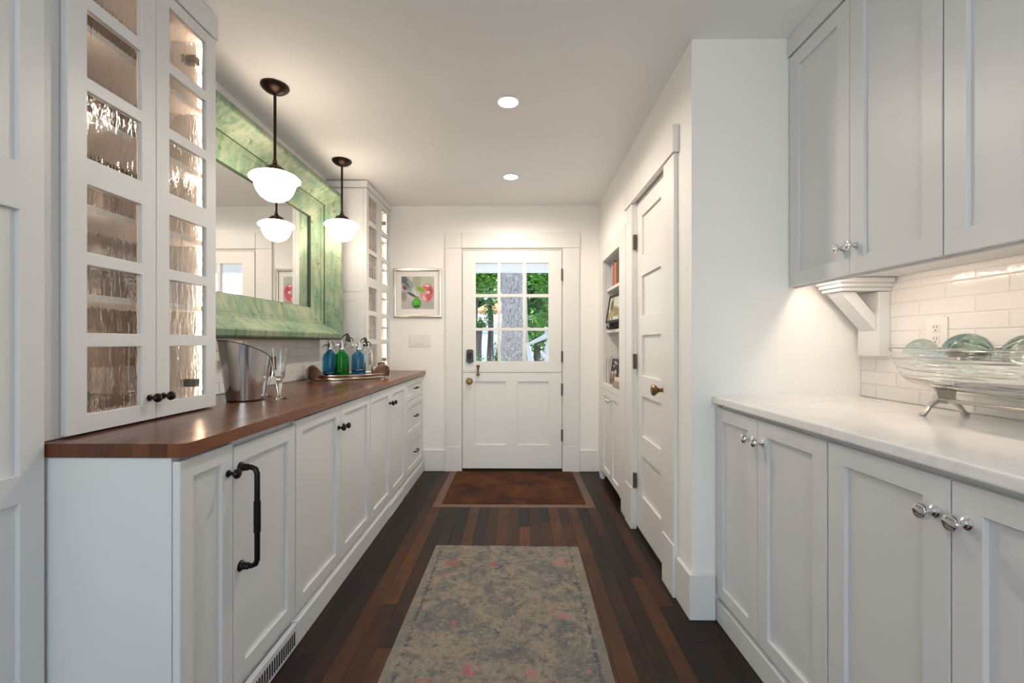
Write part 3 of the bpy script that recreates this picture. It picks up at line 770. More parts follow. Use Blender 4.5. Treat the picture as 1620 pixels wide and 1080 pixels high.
# ------------------------------------------------------------------ right side: wall cabinets, marble counter, base units
XU = 1.186                                     # back of upper doors; faces at 1.166
for k, (y0, y1, ys, lb) in enumerate(((1.227, 1.912, 1.566, 'white two-door wall cabinet touching the end wall above the marble counter'),
                                    (.540, 1.225, .883, 'white two-door wall cabinet above the silver bowl, nearer the camera'))):
    t = thing('wall_cabinet', lb, 'cabinet', (1.33, (y0 + y1) / 2, 1.428), 'wall cabinets above the marble counter')
    B().box(XU + .001, XA - .009, y0, y1, 1.446, 2.405).build('body', 'cabinet_paint', t)
    B().box(XU + .001, XU + .008, y0, y1, 1.420, 1.446).build('light_rail', 'cabinet_paint', t)
    shaker(t, FR(XU), y0 + .001, ys - .001, 1.428, 2.405, (KNOB_CHROME, ys - .030, 1.524), stile=.062, rail=.060, rz=math.pi)
    shaker(t, FR(XU), ys + .001, y1 - .002, 1.428, 2.405, (KNOB_CHROME, ys + .030, 1.524), stile=.062, rail=.060, rz=math.pi)
    B().prism((V((0, 0, 0)), Y_, Z_, X_), [(y0, 2.411), (y1, 2.411), (y1, ceil_z(y1) - .001), (y0, ceil_z(y0) - .001)], 1.160, XA - .002).build('crown_board', 'cabinet_paint', t)
    if k: B().box(1.36, 1.42, (y0 + y1) / 2 - .30, (y0 + y1) / 2 + .27, 1.432, 1.446).build('strip_lamp_housing', 'cabinet_paint', t)
    B().box(1.200, 1.214, (y0 + y1) / 2 - .29, (y0 + y1) / 2 + .29, 1.4445, 1.446).build('strip_lamp_lens', 'strip_glow', t)
# timber bracket under the wall cabinet
br = thing('bracket', 'white timber corbel bracket under the wall cabinet by the end wall', 'bracket', (1.44, 1.81, 1.14))
FBk = FB(1.868)
B().obox(FBk, (1.425, 1.4725), (1.135, 1.392), (0, .107)).build('back_post', 'cabinet_paint', br, bevel=.002)
B().prism(FBk, [(1.285, 1.392), (1.345, 1.392), (1.4245, 1.295), (1.4245, 1.235)], .012, .095).build('diagonal_brace', 'cabinet_paint', br, bevel=.002)
for z0, z1, e in ((1.393, 1.408, .006), (1.408, 1.424, .016), (1.424, 1.444, .026)):
    B().obox((V((0, 1.868 + 0, 0)), X_, Z_, -Y_), (1.262 + .020 - e, 1.4725), (z0, z1), (-e * .5, .107 + e)).build('cap_moulding', 'cabinet_paint', br, bevel=.003)

XFR = rotz(1.25, (.852, YR, 0))                # the marble run stands a touch out of square
XB = .874
def rbase(y0, y1, ys, lb):
    t = thing('base_cabinet', lb, 'cabinet', (1.17, (y0 + y1) / 2, 0), 'base cabinets under the marble counter')
    B().box(XB + .001, XA - .06, y0, min(y1, 1.897), .0, .925).build('body', 'cabinet_paint', t, xf=XFR)
    shaker(t, FR(XB), y0 + .002, ys - .0015, .112, .912, (KNOB_CHROME, ys - .032, .838), stile=.060, rail=.052, xf=XFR, rz=math.pi + R(1.25))
    shaker(t, FR(XB), ys + .0015, y1 - .002, .112, .912, (KNOB_CHROME, ys + .032, .838), stile=.060, rail=.052, xf=XFR, rz=math.pi + R(1.25))
    B().box(.853, XB, y0, y1, 0, .090).build('toe_board', 'cabinet_paint', t, bevel=.002, xf=XFR)
rbase(1.250, 1.9125, 1.597, 'white two-door base cabinet under the marble counter by the end wall')
rbase(.560, 1.248, .904, 'white two-door base cabinet under the marble counter, nearer the camera')
mc = B(); mc.box(.836, XA - .0, .40, YR - .001, .930, .960)
tag(mc.build('marble_counter', 'marble', bevel=.007, seg=3, xf=rotz(1.25, (.836, YR, 0)), origin=(1.1, 1.2, .93)), 'white veined marble counter top with rounded front edge', 'counter')
B().box(XA - .06, XA - .003, .40, YR - .002, .930, .9595).build('marble_upstand', 'marble', bpy.data.objects['marble_counter'])

def outlet(fx, n, y, z, lb, m='outlet_plastic', w=.072, h=.115):
    t = thing('wall_outlet', lb, 'outlet', (fx, y, z))
    F = FR(fx) if n < 0 else FL(fx)
    B().obox(F, (y - w / 2, y + w / 2), (z - h / 2, z + h / 2), (0, .006)).build('cover_plate', m, t, bevel=.002)
    for dz in (-.02, .02):
        B().obox(F, (y - .015, y + .015), (z + dz - .015, z + dz + .015), (.006, .0085)).build('socket', m, t, bevel=.002)
        if m == 'outlet_plastic':
            for dy in (-.006, .006): B().obox(F, (y + dy - .001, y + dy + .001), (z + dz - .001, z + dz + .008), (.0085, .0089)).build('slot', 'dark_gap', t)
            B().obox(F, (y - .002, y + .002), (z + dz - .010, z + dz - .006), (.0085, .0089)).build('slot', 'dark_gap', t)
outlet(XA - .0075, -1, 1.566, 1.221, 'white double wall outlet in the tile above the silver bowl', w=.078)
outlet(XL + .0075, 1, 2.652, 1.045, 'dark copper outlet plate in the tile behind the stemmed glasses', 'copper_plate')

# ------------------------------------------------------------------ rug, mat
rug = B()
nx, ny = 24, 60
g = [[rug.bm.verts.new((-.0675 - .413 + .826 * i / nx + .0 , 1.30 + 1.272 * j / ny, .008 + .0008 * math.sin(i * 1.7 + j * .9))) for j in range(ny + 1)] for i in range(nx + 1)]
for i in range(nx):
    for j in range(ny): rug.face([g[i][j], g[i + 1][j], g[i + 1][j + 1], g[i][j + 1]])
ext = bmesh.ops.extrude_face_region(rug.bm, geom=rug.bm.faces[:])
for v in [e for e in ext['geom'] if isinstance(e, bmesh.types.BMVert)]: v.co.z = .0006
rg_o = tag(rug.build('runner_rug', 'rug_wool', origin=(-.0675, 1.82, 0), smooth=True, xf=rotz(-.75, (-.0675, 1.9, 0))), 'faded floral runner rug in grey, beige and pink on the wood floor', 'rug')
mt = B().box(-.554, .505, 3.258, 4.092, -.012, .004)
tag(mt.build('door_mat', 'coir', origin=(-.03, 3.7, 0), bevel=.003), 'rust brown coir mat set into the floor before the dutch door', 'door mat')

# ------------------------------------------------------------------ framed print and switch plate on the end wall
P = thing('framed_print', 'square still-life print of a bottle, limes and pink drink in a silver frame', 'picture', (-.921, YB, 1.649))
FBw = FB(YB)
B().lattice(FBw, [-1.147, -1.122, -.720, -.695], [1.421, 1.446, 1.852, 1.877], [(1, 1)], .001, .024).build('frame', 'frame_silver', P, bevel=.005, seg=2)
B().obox(FBw, (-1.1215, -.7205), (1.4465, 1.8515), (.002, .010)).build('mount', 'paper_mat', P)
pm = print_mat('print_art', (.46, .43, .42), [
    ('xz', .09, .115, .07, .045, .5, (.42, .48, .40), .5), ('xz', -.01, .10, .045, .07, .2, (.36, .36, .26), .35), ('xz', -.09, -.105, .07, .05, -.3, (.50, .44, .46), .5),
    ('xz', .10, -.11, .07, .045, -.4, (.36, .40, .36), .5), ('xz', -.13, -.03, .03, .05, 0, (.30, .26, .22), .4),
    ('xz', -.055, .020, .050, .075, -.55, (.42, .46, .45), .15), ('xz', -.100, .085, .046, .080, -.62, (.24, .31, .30), .12), ('xz', -.128, .120, .030, .034, -.62, (.10, .14, .14), .25),
    ('xz', -.105, .085, .010, .050, -.62, (.07, .10, .10), .4), ('xz', -.120, .045, .026, .020, .75, (.22, .05, .10), .2), ('xz', -.045, -.022, .058, .012, .45, (.05, .06, .06), .3), ('xz', -.030, .005, .012, .045, -.62, (.55, .58, .56), .4),
    ('xz', .088, -.002, .068, .088, .15, (.52, .26, .26), .14), ('xz', .078, .040, .032, .022, .3, (.60, .12, .14), .4), ('xz', .118, .020, .022, .040, -.2, (.45, .06, .08), .35), ('xz', .062, .000, .020, .030, .4, (.62, .30, .30), .4),
    ('xz', .100, -.040, .030, .040, .5, (.56, .10, .13), .4), ('xz', .060, -.052, .026, .016, .9, (.72, .45, .44), .4), ('xz', .098, .004, .012, .012, .2, (.78, .62, .60), .4), ('xz', .085, .062, .020, .010, .2, (.74, .55, .54), .4),
    ('xz', .028, .028, .048, .024, .45, (.28, .40, .05), .10), ('xz', .030, .030, .034, .012, .45, (.16, .34, .03), .4),
    ('xz', -.012, -.098, .044, .050, .2, (.05, .29, .02), .10), ('xz', -.016, -.088, .028, .030, .2, (.10, .42, .04), .5), ('xz', -.01, -.128, .03, .012, 0, (.02, .12, .01), .5)], noise=.45)
po = B().obox((V((0, 0, 0)), X_, Z_, -Y_), (-.152, .152), (-.151, .151), (0, .0012)).mesh('picture_sheet', pm)
inst(po, 'picture_sheet', (-.920, YB - .0101, 1.6505), P)

S = thing('light_switch', 'white four-gang light switch plate below the framed print', 'light switch', (-.902, YB, 1.208))
B().obox(FBw, (-1.004, -.797), (1.148, 1.266), (0, .005)).build('cover_plate', 'switch_plastic', S, bevel=.002)
for k, xx in enumerate((-.975, -.925, -.878, -.829)):
    rk = B().obox(FBw, (xx - .017, xx + .017), (1.170, 1.244), (.005, .0085)).build('rocker', 'switch_plastic', S, bevel=.0015)
    if k in (1, 2):
        B().obox(FBw, (xx + .008, xx + .0125), (1.175, 1.239), (.0085, .0095)).build('dimmer_slide', 'grout', S)
        B().obox(FBw, (xx - .012, xx + .004), (1.172, 1.176), (.0085, .0092)).build('dimmer_mark', 'shelf_pin', S)

# ------------------------------------------------------------------ things on the walnut counter
CZ = .930
# slanted wine bucket
def bucket():
    t = thing('wine_bucket', 'polished steel wine bucket with slanted rim on the walnut counter', 'bucket', (-1.225, 1.985, CZ))
    seg = 40
    def wall(r0, r1, zb, top_off, b, inner):
        rings = []
        for k in range(9):
            f = k / 8; ring = []
            for i in range(seg):
                a = 2 * math.pi * i / seg
                # rim is high towards the wall/pantry side and sweeps down on the passage side
                dirv = V((math.cos(a), math.sin(a)))
                hgt = .268 - .026 * (1 + dirv.dot(V((.74, .67)))) ** 1.6
                z = zb + f * (hgt - zb + top_off); r = r0 + (r1 - r0) * (z / .268)
                ring.append(b.bm.verts.new(V((-1.225 + r * math.cos(a), 1.985 + r * math.sin(a), CZ + z))))
            rings.append(ring)
        return rings
    b = B(); ro = wall(.076, .108, .006, 0, b, 0); ri = wall(.073, .1055, .010, 0, b, 1)
    for rs in (ro, ri):
        for p, q in zip(rs, rs[1:]):
            for i in range(seg): b.face([p[i], p[(i + 1) % seg], q[(i + 1) % seg], q[i]])
    for i in range(seg): b.face([ro[-1][i], ro[-1][(i + 1) % seg], ri[-1][(i + 1) % seg], ri[-1][i]])
    b.face(ro[0]); b.face(ri[0])
    b.build('body', 'bucket_steel', t, smooth=True)
    B().lathe([(0, .0), (.074, .0), (.075, .007), (0, .007)], (-1.225, 1.985, CZ), 'z', 36).build('base_ring', 'black_iron', t)
    rimp = []
    for i in range(seg + 1):
        a = 2 * math.pi * i / seg; dirv = V((math.cos(a), math.sin(a)))
        hgt = .268 - .026 * (1 + dirv.dot(V((.74, .67)))) ** 1.6
        r = .0755 + .032 * hgt / .268
        rimp.append((-1.225 + r * math.cos(a), 1.985 + r * math.sin(a), CZ + hgt))
    B().tube(rimp, .0022, 6).build('rim', 'bronze_dark', t, smooth=True)
    a = R(50); c, s_ = math.cos(a), math.sin(a)
    hp = []
    for k in range(13):
        f = k / 12; z = .045 + .135 * f; rr = .0775 + .032 * z / .268 + .022 * math.sin(math.pi * f)
        hp.append((-1.225 + rr * c, 1.985 + rr * s_, CZ + z))
    B().tube(hp, .004, 8).build('handle', 'bucket_steel', t, smooth=True)
bucket()
FLUTE = [(0, 0), (.036, 0), (.036, .002), (.012, .006), (.006, .012), (.007, .030), (.0125, .060), (.014, .078), (.011, .086), (.016, .090), (.021, .098), (.024, .115), (.0265, .150), (.028, .190), (.033, .234),
         (.0318, .234), (.0268, .190), (.0252, .150), (.0225, .117), (.018, .102), (0, .097)]
def flute_mesh(): return B().lathe(FLUTE, seg=28).mesh('champagne_flute', 'clear_glass', smooth=True)
fm = flute_mesh()
tag(inst(fm, 'champagne_flute', (-1.100, 2.035, CZ + .0005)), 'clear stemmed champagne flute standing free beside the steel bucket', 'glass', 'champagne flutes by the bucket')
tag(inst(fm, 'champagne_flute', (-1.225, 2.135, CZ + .0005)), 'clear stemmed champagne flute partly hidden behind the steel bucket', 'glass', 'champagne flutes by the bucket')

# oval tray with turned-up horn ends
TC = V((-1.203, 3.155, CZ)); ta = math.atan2(3.30 - 3.02, -.985 + 1.40)
M_tray = Matrix.Translation(TC) @ Matrix.Rotation(ta, 4, 'Z')
tr = thing('serving_tray', 'oval silver gallery tray with curled horn and leather ends', 'tray', tuple(TC))
def oval(a, b_, n=48): return [(a * math.cos(2 * math.pi * i / n), b_ * math.sin(2 * math.pi * i / n)) for i in range(n)]
b = B(); b.prism((V((0, 0, 0)), X_, Y_, Z_), oval(.255, .128), .004, .010); b.build('tray_base', 'silver_plate', tr, xf=M_tray, smooth=True)
b = B()
for rr, z, rad in ((0, .006, .006), (.002, .030, .0045)):
    pass
rs = []
for (da, z) in ((0, .002), (.004, .006), (.004, .012), (.000, .016), (.002, .024), (.007, .033), (.005, .036), (.001, .033), (-.004, .024), (-.006, .012), (-.006, .002)):
    rs.append([b.bm.verts.new((x, y, z)) for x, y in oval(.255 + da, .128 + da)])
for p, q in zip(rs, rs[1:] + rs[:1]):
    for i in range(48): b.face([p[i], p[(i + 1) % 48], q[(i + 1) % 48], q[i]])
b.build('gallery_rim', 'silver_plate', tr, xf=M_tray, smooth=True)
for sgn in (-1, 1):
    b = B()
    path = [(sgn * (.16 + .012 * k), 0, (.014 + .078 * math.sin(k / 9 * math.pi * .66) ** 1.3)) for k in range(10)]
    rings = []
    for k, p in enumerate(path):
        w = .105 * math.sqrt(max(.08, 1 - (k / 10) ** 2)) * .62
        rings.append([b.bm.verts.new((p[0], -w + 2 * w * j / 8, p[2] + (.012 * math.sin(math.pi * j / 8)))) for j in range(9)])
    top = rings
    bot = [[b.bm.verts.new((v.co.x, v.co.y, min(.011, v.co.z - .003))) for v in r] for r in rings]
    for G in (top, bot):
        for p, q in zip(G, G[1:]):
            for j in range(8): b.face([p[j], p[j + 1], q[j + 1], q[j]])
    for A, C in ((top[0], bot[0]), (top[-1], bot[-1])):
        for j in range(8): b.face([A[j], A[j + 1], C[j + 1], C[j]])
    for j in (0, 8):
        for k in range(9): b.face([top[k][j], top[k + 1][j], bot[k + 1][j], bot[k][j]])
    b.build('horn_end', 'horn', tr, xf=M_tray, smooth=True)
    for yy in (-.028, .028):
        sp = [(sgn * (.264 + .014 * math.cos(q)), yy, .046 + .038 * math.sin(q)) for q in [math.pi * (k / 12 * 1.6 - .75) for k in range(13)]]
        b2 = B()
        r0 = [b2.bm.verts.new((p[0], p[1] - .017, p[2])) for p in sp]; r1 = [b2.bm.verts.new((p[0], p[1] + .017, p[2])) for p in sp]
        for k in range(12): b2.face([r0[k], r0[k + 1], r1[k + 1], r1[k]])
        bmesh.ops.solidify(b2.bm, geom=b2.bm.faces[:], thickness=.007)
        b2.build('leather_strap', 'leather', tr, xf=M_tray, smooth=True)

def siphon(px, py, s, m, label, head='chrome', rz=0.0):
    z0 = CZ + .0105
    t = thing('soda_siphon', label, 'bottle', (px, py, z0), 'old soda siphons on the tray')
    k = s
    body = [(0, .003), (.044 * k, 0), (.049 * k, .004 * k), (.050 * k, .012 * k), (.050 * k, .140 * k), (.0485 * k, .152 * k), (.043 * k, .165 * k), (.030 * k, .180 * k), (.019 * k, .192 * k), (.015 * k, .205 * k), (.015 * k, .212 * k)]
    inner = [(r - .005 if r > .006 else 0, max(h, .010)) for r, h in reversed(body)]
    B().lathe(body + inner, (px, py, z0), 'z', 28).build('glass_body', m, t, smooth=True)
    hm = 'chrome' if head == 'chrome' else 'black_plastic'
    zz = z0 + .212 * k
    B().lathe([(0, -.008), (.017 * k, -.008), (.018 * k, .004), (.014 * k, .012), (.013 * k, .030), (.010 * k, .036), (.010 * k, .046), (0, .048)], (px, py, zz), 'z', 18).build('head', 'chrome' if head == 'chrome' else 'black_plastic', t, smooth=True)
    c, s_ = math.cos(rz), math.sin(rz)
    B().tube([(px + c * .008, py + s_ * .008, zz + .022), (px + c * .032, py + s_ * .032, zz + .024), (px + c * .044, py + s_ * .044, zz + .012), (px + c * .047, py + s_ * .047, zz - .004)], .0042, 8).build('spout', hm, t, smooth=True)
    B().tube([(px, py, zz + .044), (px - c * .012, py - s_ * .012, zz + .052), (px - c * .035, py - s_ * .035, zz + .042), (px - c * .050, py - s_ * .050, zz + .026)], [.004, .005, .0045, .003], 8).build('lever', hm, t, smooth=True)
    B().lathe([(0, 0), (.006, 0), (.005, .014), (0, .016)], (px, py, zz + .044), 'z', 10).build('valve_cap', hm, t, smooth=True)
def on_tray(u, v):
    p = M_tray @ V((u, v, 0)); return p.x, p.y
siphon(*on_tray(-.060, -.045), .98, 'siphon_green_glass', 'green glass soda siphon with metal head at the front of the tray', rz=R(200))
siphon(*on_tray(.055, -.045), .97, 'siphon_blue_glass', 'blue glass soda siphon with metal head at the front of the tray', rz=R(190))
siphon(*on_tray(-.122, .036), .98, 'siphon_teal_glass', 'blue-teal glass soda siphon half hidden behind the green one', rz=R(200))
siphon(*on_tray(.006, .058), 1.22, 'siphon_clear_glass', 'large clear glass soda siphon with black head at the back of the tray', head='black', rz=R(-20))
siphon(*on_tray(.126, .036), 1.08, 'siphon_clear_glass', 'smaller clear glass soda siphon with black head behind the blue one', head='black', rz=R(-20))

# ------------------------------------------------------------------ glassware inside the cabinets
GOB = [(0, 0), (.034, 0), (.034, .003), (.008, .008), (.007, .055), (.014, .064), (.030, .078), (.036, .100), (.036, .130), (.033, .160), (.0315, .160), (.0345, .130), (.0345, .102), (.028, .081), (0, .070)]
TUM = [(0, 0), (.030, 0), (.031, .004), (.036, .095), (.0345, .095), (.029, .010), (0, .010)]
gob_me = B().lathe(GOB, seg=20).mesh('goblet', 'clear_glass', smooth=True)
tum_me = B().lathe(TUM, seg=20).mesh('tumbler', 'clear_glass', smooth=True)
ORD = ('first', 'second', 'third', 'fourth', 'fifth')
for tier, (z, me, nm, ys, where) in enumerate(((.9505, gob_me, 'goblet', (1.25, 1.31, 1.375, 1.435, 1.50), 'cabinet floor beside the pantry'),
                                         (1.3325, gob_me, 'goblet', (1.25, 1.31, 1.375, 1.435, 1.50), 'lowest shelf behind wavy glass'),
                                         (1.5925, tum_me, 'tumbler', (1.25, 1.31, 1.375, 1.435, 1.50), 'second shelf behind wavy glass'),
                                         (1.8605, tum_me, 'tumbler', (1.25, 1.31, 1.375, 1.435, 1.50), 'third shelf behind wavy glass'))):
    for k, y in enumerate(ys):
        tag(inst(me, nm, (-1.318 - .062 * (k % 2), y, z)), '%s clear %s from the pantry on the %s' % (ORD[k], nm, where), 'glass', 'glassware in the cabinet next to the pantry')

# ------------------------------------------------------------------ bookcase contents
def book(y0, y1, x0, d, z0, h, col, label, tilt=0):
    nm = 'book_cover_%d' % len(MATS); mat(nm, col, .5)
    yc = (y0 + y1) / 2
    t = thing('book', label, 'book', (x0, yc, z0), 'books in the built-in bookcase')
    xf = Matrix.Translation(V((x0, y1, z0))) @ Matrix.Rotation(tilt, 4, 'X') @ Matrix.Translation(-V((x0, y1, z0))) if tilt else None
    cb_ = B(); w = y1 - y0; c = .003
    cb_.prism((V((0, 0, 0)), X_, Y_, Z_), [(x0, y0), (x0 + d, y0), (x0 + d, y0 + c), (x0 + c, y0 + c), (x0 + c, y1 - c), (x0 + d, y1 - c), (x0 + d, y1), (x0, y1)], z0, z0 + h)
    cb_.build('cover', nm, t, xf=xf)
    B().box(x0 + c, x0 + d - .004, y0 + c, y1 - c, z0 + .003, z0 + h - .004).build('pages', 'page_block', t, xf=xf)
zS = 1.6445; xb0 = XR + .030
book(3.420, 3.462, xb0, .15, zS, .200, (.10, .10, .075), 'olive book on the top shelf beside the orange book')
book(3.464, 3.510, xb0 - .01, .15, zS, .178, (.60, .23, .06), 'orange book on the top shelf')
book(3.512, 3.562, xb0 - .012, .15, zS, .174, (.45, .06, .035), 'red book on the top shelf beside the orange book')
book(3.564, 3.606, xb0 - .005, .16, zS, .205, (.07, .11, .15), 'slate blue book on the top shelf beside the red book')
book(3.608, 3.650, xb0 - .005, .15, zS, .180, (.30, .36, .40), 'pale blue-grey book on the top shelf')
book(3.675, 3.690, xb0 + .01, .14, zS, .165, (.012, .012, .014), 'thin black book leaning on the top shelf', tilt=.10)
book(3.720, 3.743, xb0 + .05, .13, zS, .150, (.50, .20, .20), 'thin pink book at the far end of the top shelf')
# landscape painting leaning on a low easel on the middle shelf
PL = Matrix.Translation(V((XR + .006, 3.785, 1.352))) @ Matrix.Rotation(R(4), 4, 'Z') @ Matrix.Rotation(R(9), 4, 'Y')
pt = thing('framed_painting', 'small dark-framed landscape painting on an easel on the middle bookshelf', 'picture', (XR + .05, 3.6, 1.2955))
FW = (V((0, 0, 0)), -Y_, Z_, -X_)
B().lattice(FW, [0, .020, .355, .375], [0, .020, .215, .235], [(1, 1)], -.012, .004).build('frame', 'bark_dark', pt, xf=PL)
am = print_mat('landscape_art', (.62, .60, .52), [('yz', 0, -.062, .3, .040, 0, (.44, .38, .18), .3), ('yz', -.09, -.03, .20, .03, .2, (.30, .20, .10), .4), ('yz', .085, .03, .045, .05, 0, (.12, .15, .07), .4), ('yz', .09, -.02, .006, .06, 0, (.12, .09, .05), .5),
    ('yz', .0, -.085, .2, .016, 0, (.66, .62, .55), .3), ('yz', .125, -.080, .018, .018, 0, (.05, .05, .05), .2), ('yz', .04, -.080, .018, .018, 0, (.05, .05, .05), .2), ('yz', -.03, -.055, .06, .014, .1, (.20, .25, .08), .4)], noise=.15)
po = B().obox((V((0, 0, 0)), Y_, Z_, -X_), (-.168, .168), (-.098, .098), (0, .003)).mesh('canvas', am)
co_ = inst(po, 'canvas', (0, 0, 0), pt); co_.matrix_local = Matrix.Translation(-V(pt.location)) @ PL @ Matrix.Translation(V((.006, -.1875, .1175)))
for yy in (3.55, 3.72): B().box(XR + .012, XR + .060, yy - .01, yy + .01, 1.2955, 1.352).build('easel_foot', 'bark_dark', pt)
# toy car in front of the painting
cr = thing('model_car', 'black vintage model car on the middle bookshelf', 'toy car', (XR + .024, 3.53, 1.2955))
z = 1.2955; cy = 3.53; cx = XR - .012
B().prism((V((cx, cy, z)), Y_, Z_, X_), [(-.075, .012), (.075, .012), (.078, .028), (.040, .032), (.030, .052), (-.036, .052), (-.046, .034), (-.078, .030)], -.016, .016).build('car_body', 'car_black', cr, bevel=.003)
for dy in (-.048, .048):
    for dx in (-.015, .015):
        B().lathe([(0, -.004), (.014, -.004), (.014, .004), (0, .004)], (cx + dx, cy + dy, z + .014), 'x', 16).build('wheel', 'black_plastic', cr, smooth=True)
# lowest shelf: cookbooks
zL = .8445
book(3.770, 3.790, XR + .012, .18, zL, .205, (.20, .20, .19), 'thin grey book against the far side of the lowest shelf')
book(3.708, 3.766, XR + .010, .20, zL, .212, (.66, .62, .55), 'cream book standing beside the teacup cookbook on the lowest shelf')
ck = thing('book', 'black cookbook with teacups on its cover facing out on the lowest shelf', 'book', (XR + .04, 3.58, zL), 'books in the built-in bookcase')
cm = print_mat('cookbook_cover', (.016, .014, .013), [('yz', .06, -.035, .035, .04, 0, (.35, .22, .16), .2), ('yz', .06, -.008, .035, .012, 0, (.60, .52, .45), .3), ('yz', -.02, -.03, .035, .05, 0, (.28, .17, .12), .2), ('yz', -.02, .0, .035, .012, 0, (.58, .50, .42), .3), ('yz', 0, -.095, .15, .018, 0, (.22, .18, .15), .4), ('yz', .0, .075, .05, .010, .1, (.50, .46, .42), .6), ('yz', .04, .045, .03, .007, .1, (.50, .46, .42), .6)], noise=.2)
ry = Matrix.Translation(V((XR + .022, 3.704, zL))) @ Matrix.Rotation(R(3), 4, 'Z') @ Matrix.Rotation(R(7), 4, 'Y')
cv = B().obox((V((0, 0, 0)), Y_, Z_, -X_), (-.11, .11), (-.105, .105), (0, .003)).mesh('front_cover', cm)
c_ = inst(cv, 'front_cover', (0, 0, 0), ck); c_.matrix_local = Matrix.Translation(-V(ck.location)) @ ry @ Matrix.Translation(V((0, -.112, .107)))
pg = B().obox((V((0, 0, 0)), Y_, Z_, -X_), (-.108, .109), (-.104, .103), (-.022, 0)).mesh('pages', 'page_block')
c_ = inst(pg, 'pages', (0, 0, 0), ck); c_.matrix_local = Matrix.Translation(-V(ck.location)) @ ry @ Matrix.Translation(V((.0005, -.112, .107)))
for k, (h, colr, lb) in enumerate(((.022, (.30, .27, .24), 'grey book lying flat at the bottom of the small stack on the lowest shelf'), (.030, (.50, .32, .20), 'tan book lying in the middle of the small stack on the lowest shelf'), (.026, (.70, .67, .62), 'white book lying on top of the small stack on the lowest shelf'))):
    z0 = zL + (0, .0225, .053)[k]; y0 = 3.24 + .012 * k; x0 = XR - .012 + .005 * k; ln = .20 - .025 * k
    nm = 'lying_cover_%d' % k; mat(nm, colr, .5)
    t = thing('book', lb, 'book', (x0 + .05, y0 + .1, z0), 'books in the built-in bookcase')
    cb_ = B(); cb_.prism((V((0, y0, 0)), X_, Z_, Y_), [(x0, z0), (x0 + .10, z0), (x0 + .10, z0 + .003), (x0 + .003, z0 + .003), (x0 + .003, z0 + h - .003), (x0 + .10, z0 + h - .003), (x0 + .10, z0 + h), (x0, z0 + h)], 0, ln)
    cb_.build('cover', nm, t)
    B().box(x0 + .0035, x0 + .097, y0 + .004, y0 + ln - .004, z0 + .0032, z0 + h - .0032).build('pages', 'page_block', t)

# ------------------------------------------------------------------ boat bowl with glass floats
MZ = .960
bw = thing('boat_bowl', 'long boat-shaped clear glass bowl on a silver stand on the marble counter', 'bowl', (1.33, 1.18, MZ))
bx, yA, yC, zr = 1.325, 1.552, .66, 1.170
def hull(scale, b, dz):
    rings = []; n = 28; m_ = 36
    for k in range(n + 1):
        f = k / n; y = yA + (yC - yA) * f
        s_ = abs(2 * f - 1)
        half = (.100 * (1 - s_ ** 3.0) + .036) * scale
        depth = (.130 - .020 * s_ ** 3) * (1 if scale == 1 else .95)
        ring = []
        for j in range(m_ + 1):
            a = math.pi * j / m_
            cx = -math.cos(a); sz = math.sin(a) ** .75
            tip = .040 * (sz) * s_ ** 4 * (1 if f > .5 else -1)
            ring.append(b.bm.verts.new((bx + half * cx * (1 - .12 * sz) * (1 + (.016 if j % 3 == 0 and 0 < j < m_ and scale == 1 else 0)), y + tip * 1.0, zr - depth * sz + dz)))
        rings.append(ring)
    return rings
b = B(); ro = hull(1, b, 0); ri = hull(.955, b, .0035)
for G in (ro, ri):
    for p, q in zip(G, G[1:]):
        for j in range(36): b.face([p[j], p[j + 1], q[j + 1], q[j]])
for k in range(28):
    for j in (0, 36): b.face([ro[k][j], ro[k + 1][j], ri[k + 1][j], ri[k][j]])
for k in (0, 28):
    for j in range(36): b.face([ro[k][j], ro[k][j + 1], ri[k][j + 1], ri[k][j]])
b.build('glass_hull', 'bowl_glass', bw, smooth=True)
for yy in (1.40, .86):
    b = B()
    for sx in (-1, 1):
        pass
    poly = [(-.075, 0), (-.060, -.001), (-.045, .022), (-.022, .040), (0, .036), (.022, .040), (.045, .022), (.060, -.001), (.075, 0), (.078, .006), (.066, .012), (.050, .034), (.030, .056), (.034, .078), (.062, .108), (.056, .114), (.030, .092), (.012, .0835), (-.012, .0835), (-.030, .092), (-.056, .114), (-.062, .108), (-.034, .078), (-.030, .056), (-.050, .034), (-.066, .012), (-.078, .006)]
    b.prism((V((1.337, yy, MZ + .0012)), X_, Z_, Y_), poly, -.008, .008)
    b.build('stand_foot', 'silver_plate', bw, bevel=.003, smooth=True)
B().tube([(1.337, 1.40, MZ + .050), (1.337, .86, MZ + .050)], .006, 10).build('stand_rod', 'silver_plate', bw, smooth=True)
def float_ball(c, r, lb):
    b = B(); b.ball(c, r, 24, 16); 
    b.ball(c, r - .003, 24, 16)
    return tag(b.build('glass_float', 'float_glass', smooth=True, origin=c, recalc=False), lb, 'glass float', 'glass floats in the boat bowl')
float_ball((1.335, 1.475, 1.158), .044, 'pale green glass float at the pointed far end of the boat bowl')
float_ball((1.370, 1.362, 1.158), .060, 'larger pale green glass float on the tile side of the boat bowl, under the outlet')
float_ball((1.290, 1.275, 1.158), .045, 'small clear green glass float on the passage side of the boat bowl')
float_ball((1.358, 1.186, 1.158), .054, 'deep green glass float nearest the camera in the boat bowl')

